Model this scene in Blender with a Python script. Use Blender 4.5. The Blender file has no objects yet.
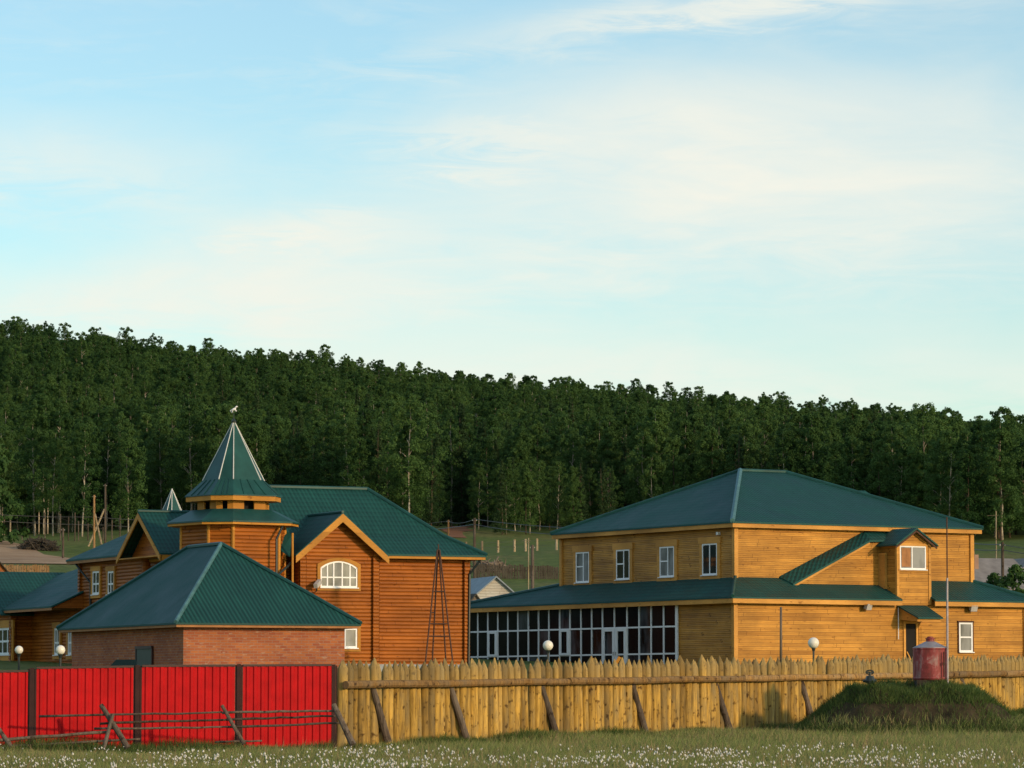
import bpy, math, random
import numpy as np
from mathutils import Vector

random.seed(7)
rng = np.random.default_rng(11)
scene = bpy.context.scene
col = scene.collection

# ------------------------------------------------------------------ camera, sky, sun, exposure
FPX = 3900.0                    # focal length in pixels of a 1024 wide picture
HOR = 697.0                     # picture row of the horizon
EYE = 1.65
TH = math.atan((HOR - 384.0) / FPX)
cam_data = bpy.data.cameras.new("camera")
cam_data.sensor_width = 36.0
cam_data.lens = FPX / 1024.0 * 36.0
cam_data.clip_start = 1.0
cam_data.clip_end = 20000.0
cam = bpy.data.objects.new("camera", cam_data)
cam.location = (0, 0, EYE)
cam.rotation_euler = (math.radians(90) + TH, 0, 0)
col.objects.link(cam)
scene.camera = cam

SUN_AZ_VEC = Vector((0.74, -0.67, 0)).normalized()
SUN_EL = math.radians(13.0)
to_sun = Vector((SUN_AZ_VEC.x * math.cos(SUN_EL), SUN_AZ_VEC.y * math.cos(SUN_EL), math.sin(SUN_EL)))
sun_data = bpy.data.lights.new("sun", 'SUN')
sun_data.energy = 2.75
sun_data.angle = math.radians(2.0)
sun_data.color = (1.0, 0.69, 0.41)
sun = bpy.data.objects.new("sun", sun_data)
sun.rotation_euler = to_sun.to_track_quat('Z', 'Y').to_euler()
sun.location = (60, -60, 60)
col.objects.link(sun)

vs = scene.view_settings
vs.view_transform = 'Standard'
vs.look = 'None'
vs.gamma = 1.0
vs.use_curve_mapping = False
vs.exposure = 0.0
scene.cycles.max_bounces = 6
scene.cycles.diffuse_bounces = 3
scene.cycles.glossy_bounces = 3
scene.cycles.transmission_bounces = 3


def make_world():
    w = bpy.data.worlds.new("World")
    scene.world = w
    w.use_nodes = True
    nt = w.node_tree
    nt.nodes.clear()
    N = nt.nodes.new
    L = nt.links.new
    out = N('ShaderNodeOutputWorld')
    bg = N('ShaderNodeBackground')
    bg.inputs['Strength'].default_value = 0.12
    sky = N('ShaderNodeTexSky')
    sky.sky_type = 'NISHITA'
    sky.sun_disc = False
    sky.sun_elevation = SUN_EL
    sky.sun_rotation = math.atan2(SUN_AZ_VEC.x, SUN_AZ_VEC.y)
    sky.air_density = 1.0
    sky.dust_density = 0.6
    sky.ozone_density = 1.0
    tc = N('ShaderNodeTexCoord')
    sep = N('ShaderNodeSeparateXYZ')
    L(tc.outputs['Generated'], sep.inputs[0])

    def m(op, a, b=None, c=None, clamp=False):
        n = N('ShaderNodeMath')
        n.operation = op
        n.use_clamp = clamp
        for i, x in enumerate((a, b, c)):
            if x is None:
                continue
            if isinstance(x, (int, float)):
                n.inputs[i].default_value = x
            else:
                L(x, n.inputs[i])
        return n.outputs[0]

    def noise(sx, sy, sz, scale, detail, rough=0.55, dist=0.0):
        mp = N('ShaderNodeMapping')
        mp.inputs['Scale'].default_value = (sx, sy, sz)
        L(tc.outputs['Generated'], mp.inputs['Vector'])
        n = N('ShaderNodeTexNoise')
        n.inputs['Scale'].default_value = scale
        n.inputs['Detail'].default_value = detail
        n.inputs['Roughness'].default_value = rough
        n.inputs['Distortion'].default_value = dist
        L(mp.outputs[0], n.inputs['Vector'])
        return n.outputs['Fac']

    X, Z = sep.outputs['X'], sep.outputs['Z']
    n1 = noise(1.0, 1.0, 2.6, 11.0, 8, 0.55, 0.6)
    n2 = noise(1.0, 1.0, 5.5, 30.0, 9, 0.62, 1.2)
    n1c = m('SUBTRACT', n1, 0.5)
    n2c = m('SUBTRACT', n2, 0.5)
    # one long thin bank of cloud for each of the wisps in the sky
    wx = m('ADD', X, m('MULTIPLY', n2c, 0.050))
    wz = m('ADD', Z, m('MULTIPLY', n2c, 0.024))

    def blob(px, py, hl, ht, slope, amp):
        u0, z0 = (px - 512) / FPX, (HOR - py) / FPX
        dx = m('SUBTRACT', wx, u0)
        dz = m('SUBTRACT', m('SUBTRACT', wz, z0), m('MULTIPLY', dx, slope))
        q = m('ADD', m('POWER', m('DIVIDE', dx, hl / FPX), 2.0), m('POWER', m('DIVIDE', dz, ht / FPX), 2.0))
        return m('MULTIPLY', m('EXPONENT', m('MULTIPLY', q, -1.0)), amp)

    total = None
    for b in ((690, 18, 200, 17, 0.10, 0.65), (850, 0, 150, 22, 0.06, 0.35), (440, 60, 110, 14, 0.10, 0.30), (485, 150, 85, 22, -0.10, 0.45),
              (315, 232, 95, 22, 0.02, 0.55), (150, 305, 230, 45, 0.05, 0.90), (880, 180, 420, 130, 0.05, 0.75),
              (640, 120, 200, 40, 0.1, 0.25), (60, 165, 150, 38, 0.0, 0.45), (520, 240, 300, 60, 0.05, 0.40), (650, 385, 700, 48, 0.0, 0.72)):
        o = blob(*b)
        total = o if total is None else m('ADD', total, o)
    far = m('MULTIPLY', m('SUBTRACT', 1.0, sep.outputs['Y'], clamp=True), 0.28)
    total = m('MULTIPLY', m('ADD', total, far), 0.94)
    mask = m('ADD', m('MULTIPLY', total, m('ADD', 0.78, m('MULTIPLY', n1c, 1.4))), m('ADD', m('MULTIPLY', n1c, 0.35), m('MULTIPLY', n2c, 0.45)), clamp=True)
    mask = m('ADD', m('MULTIPLY', mask, 1.12), 0.05, clamp=True)
    mix = N('ShaderNodeMix')
    mix.data_type = 'RGBA'
    mix.clamp_factor = True
    L(mask, mix.inputs['Factor'])
    gain = N('ShaderNodeMix')
    gain.data_type = 'RGBA'
    gain.blend_type = 'MULTIPLY'
    gain.inputs['Factor'].default_value = 1.0
    L(sky.outputs[0], gain.inputs['A'])
    gain.inputs['B'].default_value = SKY_GAIN
    L(gain.outputs['Result'], mix.inputs['A'])
    mix.inputs['B'].default_value = CLOUD
    L(mix.outputs['Result'], bg.inputs['Color'])
    L(bg.outputs[0], out.inputs[0])


SKY_GAIN = (1.10, 1.38, 1.50, 1)
CLOUD = (7.65, 7.60, 6.75, 1)
make_world()

# ------------------------------------------------------------------ measuring helpers


def tan_el(py):
    v = (384.0 - py) / FPX
    return (math.sin(TH) + v * math.cos(TH)) / (math.cos(TH) - v * math.sin(TH))


def zrow(py, Y):
    return EYE + Y * tan_el(py)


def xcol(px, Y, py=600):
    v = (384.0 - py) / FPX
    return (px - 512.0) / FPX * Y / (math.cos(TH) - v * math.sin(TH))


def pt(px, py, Y):
    return Vector((xcol(px, Y, py), Y, zrow(py, Y)))


class Frame:
    """Plan axes of a building: a runs along its sunlit front, b runs away from it."""

    def __init__(s, px, Y, rx, ry):
        n = math.hypot(rx, ry)
        s.rx, s.ry = rx / n, ry / n
        s.lx, s.ly = -s.ry, s.rx
        s.ox, s.oy = (px - 512.0) / FPX * Y, Y

    def w(s, a, b, z):
        return Vector((s.ox + s.rx * a + s.lx * b, s.oy + s.ry * a + s.ly * b, z))

    @property
    def R(s):
        return Vector((s.rx, s.ry, 0))

    @property
    def L(s):
        return Vector((s.lx, s.ly, 0))

    def a_at(s, px, b):
        u = (px - 512.0) / FPX
        return (u * (s.oy + s.ly * b) - s.ox - s.lx * b) / (s.rx - u * s.ry)

    def b_at(s, px, a):
        u = (px - 512.0) / FPX
        return (u * (s.oy + s.ry * a) - s.ox - s.rx * a) / (s.lx - u * s.ly)

    def z_at(s, py, a, b):
        return zrow(py, s.w(a, b, 0).y)


UP = Vector((0, 0, 1))

# ------------------------------------------------------------------ object helpers


def tag(o, label=None, cat=None, group=None, kind=None):
    if label:
        o['label'] = label
    if cat:
        o['category'] = cat
    if group:
        o['group'] = group
    if kind:
        o['kind'] = kind
    return o


def thing(name, loc, label, cat, group=None):
    o = bpy.data.objects.new(name, None)
    o.location = loc
    o.empty_display_size = 0.2
    col.objects.link(o)
    return tag(o, label, cat, group)


def root_loc(o):
    while o.parent:
        o = o.parent
    return Vector(o.location)


class MB:
    def __init__(s):
        s.v, s.f, s.uv = [], [], []

    def face(s, pts, uv=None):
        n = len(s.v)
        s.v += [Vector(p) for p in pts]
        s.f.append(tuple(range(n, n + len(pts))))
        s.uv.append(uv)

    def box(s, c, hx, hy, hz):
        c, hx, hy, hz = Vector(c), Vector(hx), Vector(hy), Vector(hz)
        n = len(s.v)
        for k in (-1, 1):
            for j in (-1, 1):
                for i in (-1, 1):
                    s.v.append(c + i * hx + j * hy + k * hz)
        for q in ((0, 2, 3, 1), (4, 5, 7, 6), (0, 1, 5, 4), (2, 6, 7, 3), (0, 4, 6, 2), (1, 3, 7, 5)):
            s.f.append(tuple(n + i for i in q))
            s.uv.append(None)

    def bar(s, p, q, w, h, side=None):
        p, q = Vector(p), Vector(q)
        d = (q - p)
        sd = Vector(side) if side is not None else d.cross(UP)
        if sd.length < 1e-6:
            sd = Vector((1, 0, 0))
        sd = sd.normalized()
        up = sd.cross(d).normalized()
        s.box((p + q) / 2, d / 2, sd * w / 2, up * h / 2)

    def tube(s, pts, radii, n=8, caps=True):
        pts = [Vector(p) for p in pts]
        if isinstance(radii, (int, float)):
            radii = [radii] * len(pts)
        rings = []
        d0 = (pts[1] - pts[0]).normalized()
        ref = Vector((1, 0, 0)) if abs(d0.x) < 0.8 else Vector((0, 1, 0))
        for i, p in enumerate(pts):
            d = (pts[min(i + 1, len(pts) - 1)] - pts[max(i - 1, 0)]).normalized()
            e1 = d.cross(ref).normalized()
            e2 = d.cross(e1).normalized()
            base = len(s.v)
            for k in range(n):
                t = 2 * math.pi * k / n
                s.v.append(p + (e1 * math.cos(t) + e2 * math.sin(t)) * radii[i])
            rings.append(base)
        for i in range(len(rings) - 1):
            for k in range(n):
                k2 = (k + 1) % n
                s.f.append((rings[i] + k, rings[i] + k2, rings[i + 1] + k2, rings[i + 1] + k))
                s.uv.append(None)
        if caps:
            s.f.append(tuple(rings[0] + k for k in reversed(range(n))))
            s.uv.append(None)
            s.f.append(tuple(rings[-1] + k for k in range(n)))
            s.uv.append(None)

    def lathe(s, c, prof, n=24, rot=0.0):
        c = Vector(c)
        rings = []
        for r, z in prof:
            base = len(s.v)
            for k in range(n):
                t = rot + 2 * math.pi * k / n
                s.v.append(c + Vector((r * math.cos(t), r * math.sin(t), z)))
            rings.append(base)
        for i in range(len(rings) - 1):
            for k in range(n):
                k2 = (k + 1) % n
                s.f.append((rings[i] + k, rings[i] + k2, rings[i + 1] + k2, rings[i + 1] + k))
                s.uv.append(None)

    def build(s, name, mat, parent=None, smooth=False, origin=None):
        org = root_loc(parent) if parent else Vector(origin or (0, 0, 0))
        me = bpy.data.meshes.new(name)
        me.from_pydata([tuple(p - org) for p in s.v], [], s.f)
        if any(u is not None for u in s.uv):
            lay = me.uv_layers.new(name="UVMap")
            i = 0
            for f, u in zip(s.f, s.uv):
                for k in range(len(f)):
                    if u is not None:
                        lay.data[i].uv = u[k]
                    i += 1
        me.materials.append(mat)
        if smooth:
            me.polygons.foreach_set('use_smooth', [True] * len(me.polygons))
        me.update()
        o = bpy.data.objects.new(name, me)
        if parent:
            o.parent = parent
        else:
            o.location = org
        col.objects.link(o)
        return o


def np_mesh(name, verts, faces_flat, face_len, mat, attr=None, smooth=False):
    """verts (n,3); faces all of one length."""
    me = bpy.data.meshes.new(name)
    nf = len(faces_flat) // face_len
    me.vertices.add(len(verts))
    me.vertices.foreach_set('co', np.ascontiguousarray(verts, dtype=np.float32).ravel())
    me.loops.add(nf * face_len)
    me.loops.foreach_set('vertex_index', np.ascontiguousarray(faces_flat, dtype=np.int32))
    me.polygons.add(nf)
    me.polygons.foreach_set('loop_start', np.arange(0, nf * face_len, face_len, dtype=np.int32))
    if attr is not None:
        at = me.attributes.new('tint', 'FLOAT', 'POINT')
        at.data.foreach_set('value', np.ascontiguousarray(attr, dtype=np.float32))
    me.materials.append(mat)
    me.update(calc_edges=True)
    if smooth:
        me.polygons.foreach_set('use_smooth', np.ones(nf, dtype=bool))
    return me


# ------------------------------------------------------------------ materials
class Mat:
    def __init__(s, name):
        s.m = bpy.data.materials.new(name)
        s.m.use_nodes = True
        s.nt = s.m.node_tree
        s.b = s.nt.nodes['Principled BSDF']
        s.out = s.nt.nodes['Material Output']

    def n(s, t, **kw):
        x = s.nt.nodes.new('ShaderNode' + t)
        for k, v in kw.items():
            if hasattr(x, k):
                setattr(x, k, v)
            else:
                x.inputs[k].default_value = v
        return x

    def link(s, a, b):
        s.nt.links.new(a, b)

    def math(s, op, a, b=None, clamp=False):
        x = s.n('Math')
        x.operation = op
        x.use_clamp = clamp
        for i, v in enumerate((a, b)):
            if v is None:
                continue
            if isinstance(v, (int, float)):
                x.inputs[i].default_value = v
            else:
                s.link(v, x.inputs[i])
        return x.outputs[0]

    def ramp(s, fac, stops):
        x = s.n('ValToRGB')
        el = x.color_ramp.elements
        while len(el) < len(stops):
            el.new(0.5)
        for e, (p, c) in zip(el, stops):
            e.position = p
            e.color = (*c, 1)
        s.link(fac, x.inputs[0])
        return x.outputs[0]

    def noise(s, vec, scale, detail=4, rough=0.55, dist=0.0):
        x = s.n('TexNoise')
        x.inputs['Scale'].default_value = scale
        x.inputs['Detail'].default_value = detail
        x.inputs['Roughness'].default_value = rough
        x.inputs['Distortion'].default_value = dist
        if vec is not None:
            s.link(vec, x.inputs['Vector'])
        return x.outputs['Fac']

    def mapped(s, vec, scale, loc=(0, 0, 0)):
        x = s.n('Mapping')
        x.inputs['Scale'].default_value = scale
        x.inputs['Location'].default_value = loc
        s.link(vec, x.inputs['Vector'])
        return x.outputs[0]

    def mix(s, fac, a, b, blend='MIX'):
        x = s.n('Mix')
        x.data_type = 'RGBA'
        x.blend_type = blend
        for sock, v in ((x.inputs['Factor'], fac), (x.inputs['A'], a), (x.inputs['B'], b)):
            if isinstance(v, (int, float)):
                sock.default_value = v
            elif isinstance(v, tuple):
                sock.default_value = (*v, 1) if len(v) == 3 else v
            else:
                s.link(v, sock)
        return x.outputs['Result']

    def bump(s, h, strength, dist):
        x = s.n('Bump')
        x.inputs['Strength'].default_value = strength
        x.inputs['Distance'].default_value = dist
        s.link(h, x.inputs['Height'])
        s.link(x.outputs[0], s.b.inputs['Normal'])

    def coord(s, which='Object'):
        return s.n('TexCoord').outputs[which]

    def set(s, rough=None, color=None, metal=None, spec=None):
        if rough is not None:
            s.b.inputs['Roughness'].default_value = rough
        if metal is not None:
            s.b.inputs['Metallic'].default_value = metal
        if spec is not None:
            s.b.inputs['Specular IOR Level'].default_value = spec
        if color is not None:
            if isinstance(color, tuple):
                s.b.inputs['Base Color'].default_value = (*color, 1)
            else:
                s.link(color, s.b.inputs['Base Color'])
        return s.m


def plain(name, c, rough=0.6, var=0.15, scale=3.0, metal=0.0, spec=0.4):
    M = Mat(name)
    v = M.noise(M.coord(), scale, 5)
    lo = tuple(x * (1 - var) for x in c)
    hi = tuple(min(1, x * (1 + var)) for x in c)
    return M.set(rough, M.ramp(v, [(0.3, lo), (0.7, hi)]), metal, spec)


def siding_mat(name, c, course, rough=0.55, stain=0.35, var=0.28, joint=0.42):
    """Boards of one course each: every board its own tone, fine grain along it, soft weather stains."""
    M = Mat(name)
    co = M.coord()
    sp = M.n('SeparateXYZ')
    M.link(co, sp.inputs[0])
    idz = M.math('FLOOR', M.math('DIVIDE', sp.outputs['Z'], course))
    cb = M.n('CombineXYZ')
    M.link(M.math('MULTIPLY', sp.outputs['X'], 0.33), cb.inputs[0])
    M.link(M.math('MULTIPLY', sp.outputs['Y'], 0.33), cb.inputs[1])
    M.link(M.math('MULTIPLY', idz, 3.37), cb.inputs[2])
    board = M.noise(cb.outputs[0], 1.0, 2, 0.5)
    grain = M.noise(M.mapped(co, (1.2, 1.2, 30.0)), 2.0, 6, 0.65)
    st = M.noise(co, 0.55, 6, 0.6)
    lo = tuple(x * (1 - var) * f for x, f in zip(c, (1.0, 0.92, 0.85)))
    hi = tuple(min(1, x * (1 + var)) for x in c)
    base = M.ramp(board, [(0.30, lo), (0.70, hi)])
    g = M.ramp(grain, [(0.25, (0.72, 0.68, 0.62)), (0.75, (1.12, 1.12, 1.12))])
    base = M.mix(1.0, base, g, 'MULTIPLY')
    kn = M.noise(M.mapped(co, (3.0, 3.0, 8.0)), 1.0, 2, 0.4)
    base = M.mix(1.0, base, M.ramp(kn, [(0.24, (0.55, 0.5, 0.45)), (0.34, (1, 1, 1))]), 'MULTIPLY')
    if course < 1:
        wn = M.n('TexWhiteNoise')
        wn.noise_dimensions = '1D'
        M.link(idz, wn.inputs['W'])
        uu = M.math('ADD', M.math('MULTIPLY', M.math('ADD', sp.outputs['X'], sp.outputs['Y']), 0.24), wn.outputs['Value'])
        base = M.mix(1.0, base, M.ramp(M.math('FRACT', uu), [(0.004, (0.35, 0.32, 0.3)), (0.009, (1, 1, 1))]), 'MULTIPLY')
    dk = M.ramp(st, [(0.35, (1 - stain, 1 - stain, 1 - stain * 0.9)), (0.62, (1, 1, 1))])
    base = M.mix(1.0, base, dk, 'MULTIPLY')
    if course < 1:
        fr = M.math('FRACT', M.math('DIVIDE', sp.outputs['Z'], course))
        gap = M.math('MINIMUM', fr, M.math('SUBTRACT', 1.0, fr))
        ln = M.ramp(gap, [(0.02, (joint, joint * 0.92, joint * 0.85)), (0.11, (1, 1, 1))])  # lap shadow and dark gap between boards, painted into the colour
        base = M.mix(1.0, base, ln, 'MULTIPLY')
    M.bump(grain, 0.25, 0.01)
    return M.set(rough, base, spec=0.15)


def log_mat(name, c, grey, greyness=0.35, rough=0.75, tip=None):
    """Peeled round wood: streaks along the grain, knots, greyed patches; every log its own tone."""
    M = Mat(name)
    co = M.coord()
    oi = M.n('ObjectInfo')
    off = M.n('VectorMath')
    off.operation = 'ADD'
    M.link(co, off.inputs[0])
    sc = M.n('VectorMath')
    sc.operation = 'SCALE'
    cbx = M.n('CombineXYZ')
    for i in range(3):
        M.link(oi.outputs['Random'], cbx.inputs[i])
    M.link(cbx.outputs[0], sc.inputs[0])
    sc.inputs['Scale'].default_value = 57.0
    M.link(sc.outputs[0], off.inputs[1])
    p = off.outputs[0]
    streak = M.noise(M.mapped(p, (9, 9, 0.7)), 1.6, 6, 0.65)
    patch = M.noise(M.mapped(p, (1.6, 1.6, 0.8)), 1.0, 5, 0.6)
    knots = M.noise(M.mapped(p, (5, 5, 4)), 1.3, 3, 0.5)
    lo = tuple(x * 0.34 * f for x, f in zip(c, (1, 0.92, 0.8)))
    hi = tuple(min(1, x * 1.35) for x in c)
    base = M.ramp(streak, [(0.30, lo), (0.66, hi)])
    gmask = M.ramp(patch, [(0.40, (0, 0, 0)), (0.75, (greyness * 2,) * 3)])
    base = M.mix(M.math('MULTIPLY', gmask, 1.0, True), base, grey)
    kn = M.ramp(knots, [(0.30, (0.25, 0.2, 0.17)), (0.42, (1, 1, 1))])
    base = M.mix(1.0, base, kn, 'MULTIPLY')
    if tip:
        sz = M.n('SeparateXYZ')
        M.link(co, sz.inputs[0])
        tf = M.ramp(M.math('ADD', M.math('MULTIPLY', M.math('SUBTRACT', sz.outputs['Z'], tip), 0.7), M.math('SUBTRACT', streak, 0.5)), [(0.0, (0, 0, 0)), (0.35, (0.6, 0.6, 0.6))])
        base = M.mix(M.math('MULTIPLY', tf, 1.0, True), base, grey)
    rnd = M.ramp(oi.outputs['Random'], [(0.0, (0.60, 0.57, 0.52)), (0.5, (0.98, 0.96, 0.9)), (1.0, (1.25, 1.22, 1.12))])
    base = M.mix(1.0, base, rnd, 'MULTIPLY')
    M.bump(streak, 0.5, 0.02)
    return M.set(rough, base, spec=0.2)


def roof_mat(name, c, pu=0.20, pv=0.36, rough=0.55, strength=0.8, tile=True):
    """Profiled green sheet: waves across the slope and, for tile sheet, a step in every row."""
    M = Mat(name)
    uv = M.coord('UV')
    sp = M.n('SeparateXYZ')
    M.link(uv, sp.inputs[0])
    wave = M.math('ADD', M.math('MULTIPLY', M.math('SINE', M.math('MULTIPLY', sp.outputs['X'], 2 * math.pi / pu)), 0.5), 0.5)
    if tile:
        row = M.math('FRACT', M.math('DIVIDE', sp.outputs['Y'], pv))
        h = M.math('ADD', M.math('MULTIPLY', wave, 0.6), M.math('MULTIPLY', M.math('SUBTRACT', 1.0, row), 0.7))
    else:
        h = wave
    n1 = M.noise(M.coord(), 0.7, 6, 0.6)
    n2 = M.noise(M.mapped(uv, (6.0, 0.5, 1.0)), 1.0, 4, 0.6)
    base = M.ramp(n1, [(0.3, tuple(x * 0.82 for x in c)), (0.7, tuple(x * 1.15 for x in c))])
    base = M.mix(1.0, base, M.ramp(n2, [(0.3, (0.80, 0.80, 0.82)), (0.7, (1.14, 1.12, 1.10))]), 'MULTIPLY')
    base = M.mix(1.0, base, M.ramp(h, [(0.1, (0.62, 0.62, 0.62)), (0.9, (1.15, 1.15, 1.15))]), 'MULTIPLY')
    M.bump(h, strength, 0.035)
    M.link(M.ramp(n1, [(0.3, (rough - 0.06,) * 3), (0.7, (rough + 0.12,) * 3)]), M.b.inputs['Roughness'])
    return M.set(None, base, spec=0.2)


def brick_mat(name):
    M = Mat(name)
    uv = M.coord('UV')
    bt = M.n('TexBrick')
    bt.offset = 0.5
    bt.inputs['Scale'].default_value = 1.0
    bt.inputs['Brick Width'].default_value = 0.26
    bt.inputs['Row Height'].default_value = 0.088
    bt.inputs['Mortar Size'].default_value = 0.009
    bt.inputs['Mortar Smooth'].default_value = 0.3
    bt.inputs['Color1'].default_value = (0.42, 0.145, 0.052, 1)
    bt.inputs['Color2'].default_value = (0.30, 0.088, 0.045, 1)
    bt.inputs['Mortar'].default_value = (0.30, 0.20, 0.15, 1)
    M.link(uv, bt.inputs['Vector'])
    n = M.noise(M.coord(), 0.8, 5)
    n2 = M.noise(M.mapped(uv, (4.1, 13.0, 1)), 1.0, 2, 0.4)
    c = M.mix(1.0, bt.outputs['Color'], M.ramp(n, [(0.3, (0.78, 0.74, 0.76)), (0.7, (1.18, 1.15, 1.1))]), 'MULTIPLY')
    c = M.mix(M.ramp(n2, [(0.62, (0, 0, 0)), (0.70, (0.55, 0.55, 0.55))]), c, (0.42, 0.30, 0.22))
    M.bump(M.math('SUBTRACT', 1.0, bt.outputs['Fac']), 0.5, 0.01)
    return M.set(0.85, c, spec=0.2)


def glass_mat(name, c, c2, rough=0.04, spec=0.5, scale=1.2):
    """Window glass with a dim room or a curtain close behind it."""
    M = Mat(name)
    co = M.coord()
    f = M.noise(M.mapped(co, (1, 1, 0.45)), scale, 3, 0.5)
    base = M.ramp(f, [(0.35, c), (0.62, c2)])
    M.bump(M.noise(co, 1.7, 2, 0.4), 0.08, 0.02)
    return M.set(rough, base, spec=spec)


def leaf_mat(name, dark, light, yellow):
    M = Mat(name)
    oi = M.n('ObjectInfo')
    at = M.n('Attribute')
    at.attribute_name = 'tint'
    at.attribute_type = 'GEOMETRY'
    geo = M.n('NewGeometry')
    big = M.noise(M.mapped(geo.outputs['Position'], (0.012, 0.012, 0.03)), 1.0, 3)
    f = M.math('ADD', M.math('MULTIPLY', at.outputs['Fac'], 0.4), M.math('MULTIPLY', oi.outputs['Random'], 0.6))
    base = M.ramp(f, [(0.15, dark), (0.85, light)])
    base = M.mix(M.ramp(big, [(0.45, (0, 0, 0)), (0.75, (0.5, 0.5, 0.5))]), base, yellow)
    M.set(0.6, base, spec=0.12)
    tr = M.n('BsdfTranslucent')
    M.link(base, tr.inputs['Color'])
    mx = M.n('MixShader')
    mx.inputs[0].default_value = 0.35
    M.link(M.b.outputs[0], mx.inputs[1])
    M.link(tr.outputs[0], mx.inputs[2])
    M.link(mx.outputs[0], M.out.inputs['Surface'])
    return M.m


def grass_mat(name, stops):
    M = Mat(name)
    at = M.n('Attribute')
    at.attribute_name = 'tint'
    at.attribute_type = 'GEOMETRY'
    geo = M.n('NewGeometry')
    big = M.noise(M.mapped(geo.outputs['Position'], (0.35, 0.22, 0.0)), 1.0, 4)
    f = M.math('ADD', M.math('MULTIPLY', at.outputs['Fac'], 0.55), M.math('MULTIPLY', big, 0.5))
    base = M.ramp(f, stops)
    M.set(0.6, base, spec=0.15)
    tr = M.n('BsdfTranslucent')
    M.link(base, tr.inputs['Color'])
    mx = M.n('MixShader')
    mx.inputs[0].default_value = 0.3
    M.link(M.b.outputs[0], mx.inputs[1])
    M.link(tr.outputs[0], mx.inputs[2])
    M.link(mx.outputs[0], M.out.inputs['Surface'])
    return M.m


def ground_mat():
    M = Mat('meadow_ground')
    geo = M.n('NewGeometry')
    p = geo.outputs['Position']
    n1 = M.noise(M.mapped(p, (0.06, 0.03, 0.0)), 1.0, 6, 0.6)
    n2 = M.noise(M.mapped(p, (0.9, 0.5, 0.0)), 1.0, 6, 0.65)
    base = M.ramp(n1, [(0.32, (0.085, 0.130, 0.032)), (0.52, (0.110, 0.150, 0.042)), (0.70, (0.16, 0.155, 0.06))])
    base = M.mix(1.0, base, M.ramp(n2, [(0.3, (0.6, 0.62, 0.6)), (0.7, (1.25, 1.2, 1.15))]), 'MULTIPLY')
    M.bump(n2, 0.6, 0.4)
    return M.set(0.95, base, spec=0.1)


def red_paint_mat():
    M = Mat('worn_red_paint')
    co = M.coord()
    n = M.noise(M.mapped(co, (3.4, 3.4, 1.5)), 1.0, 9, 0.72, 0.5)
    n2 = M.noise(M.mapped(co, (7, 7, 1.5)), 1.0, 5, 0.6)
    base = M.ramp(n, [(0.30, (0.08, 0.035, 0.035)), (0.42, (0.20, 0.038, 0.034)), (0.52, (0.28, 0.048, 0.050)), (0.62, (0.32, 0.17, 0.16)), (0.72, (0.38, 0.31, 0.29))])
    base = M.mix(1.0, base, M.ramp(n2, [(0.3, (0.7, 0.7, 0.7)), (0.7, (1.15, 1.15, 1.15))]), 'MULTIPLY')
    M.bump(n2, 0.3, 0.02)
    return M.set(0.6, base, spec=0.3)


def soil_mat(name, c1, c2, sc=0.8):
    M = Mat(name)
    geo = M.n('NewGeometry')
    n = M.noise(geo.outputs['Position'], sc, 7, 0.65)
    M.bump(n, 0.8, 0.2)
    return M.set(0.95, M.ramp(n, [(0.32, c1), (0.68, c2)]), spec=0.1)


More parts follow.
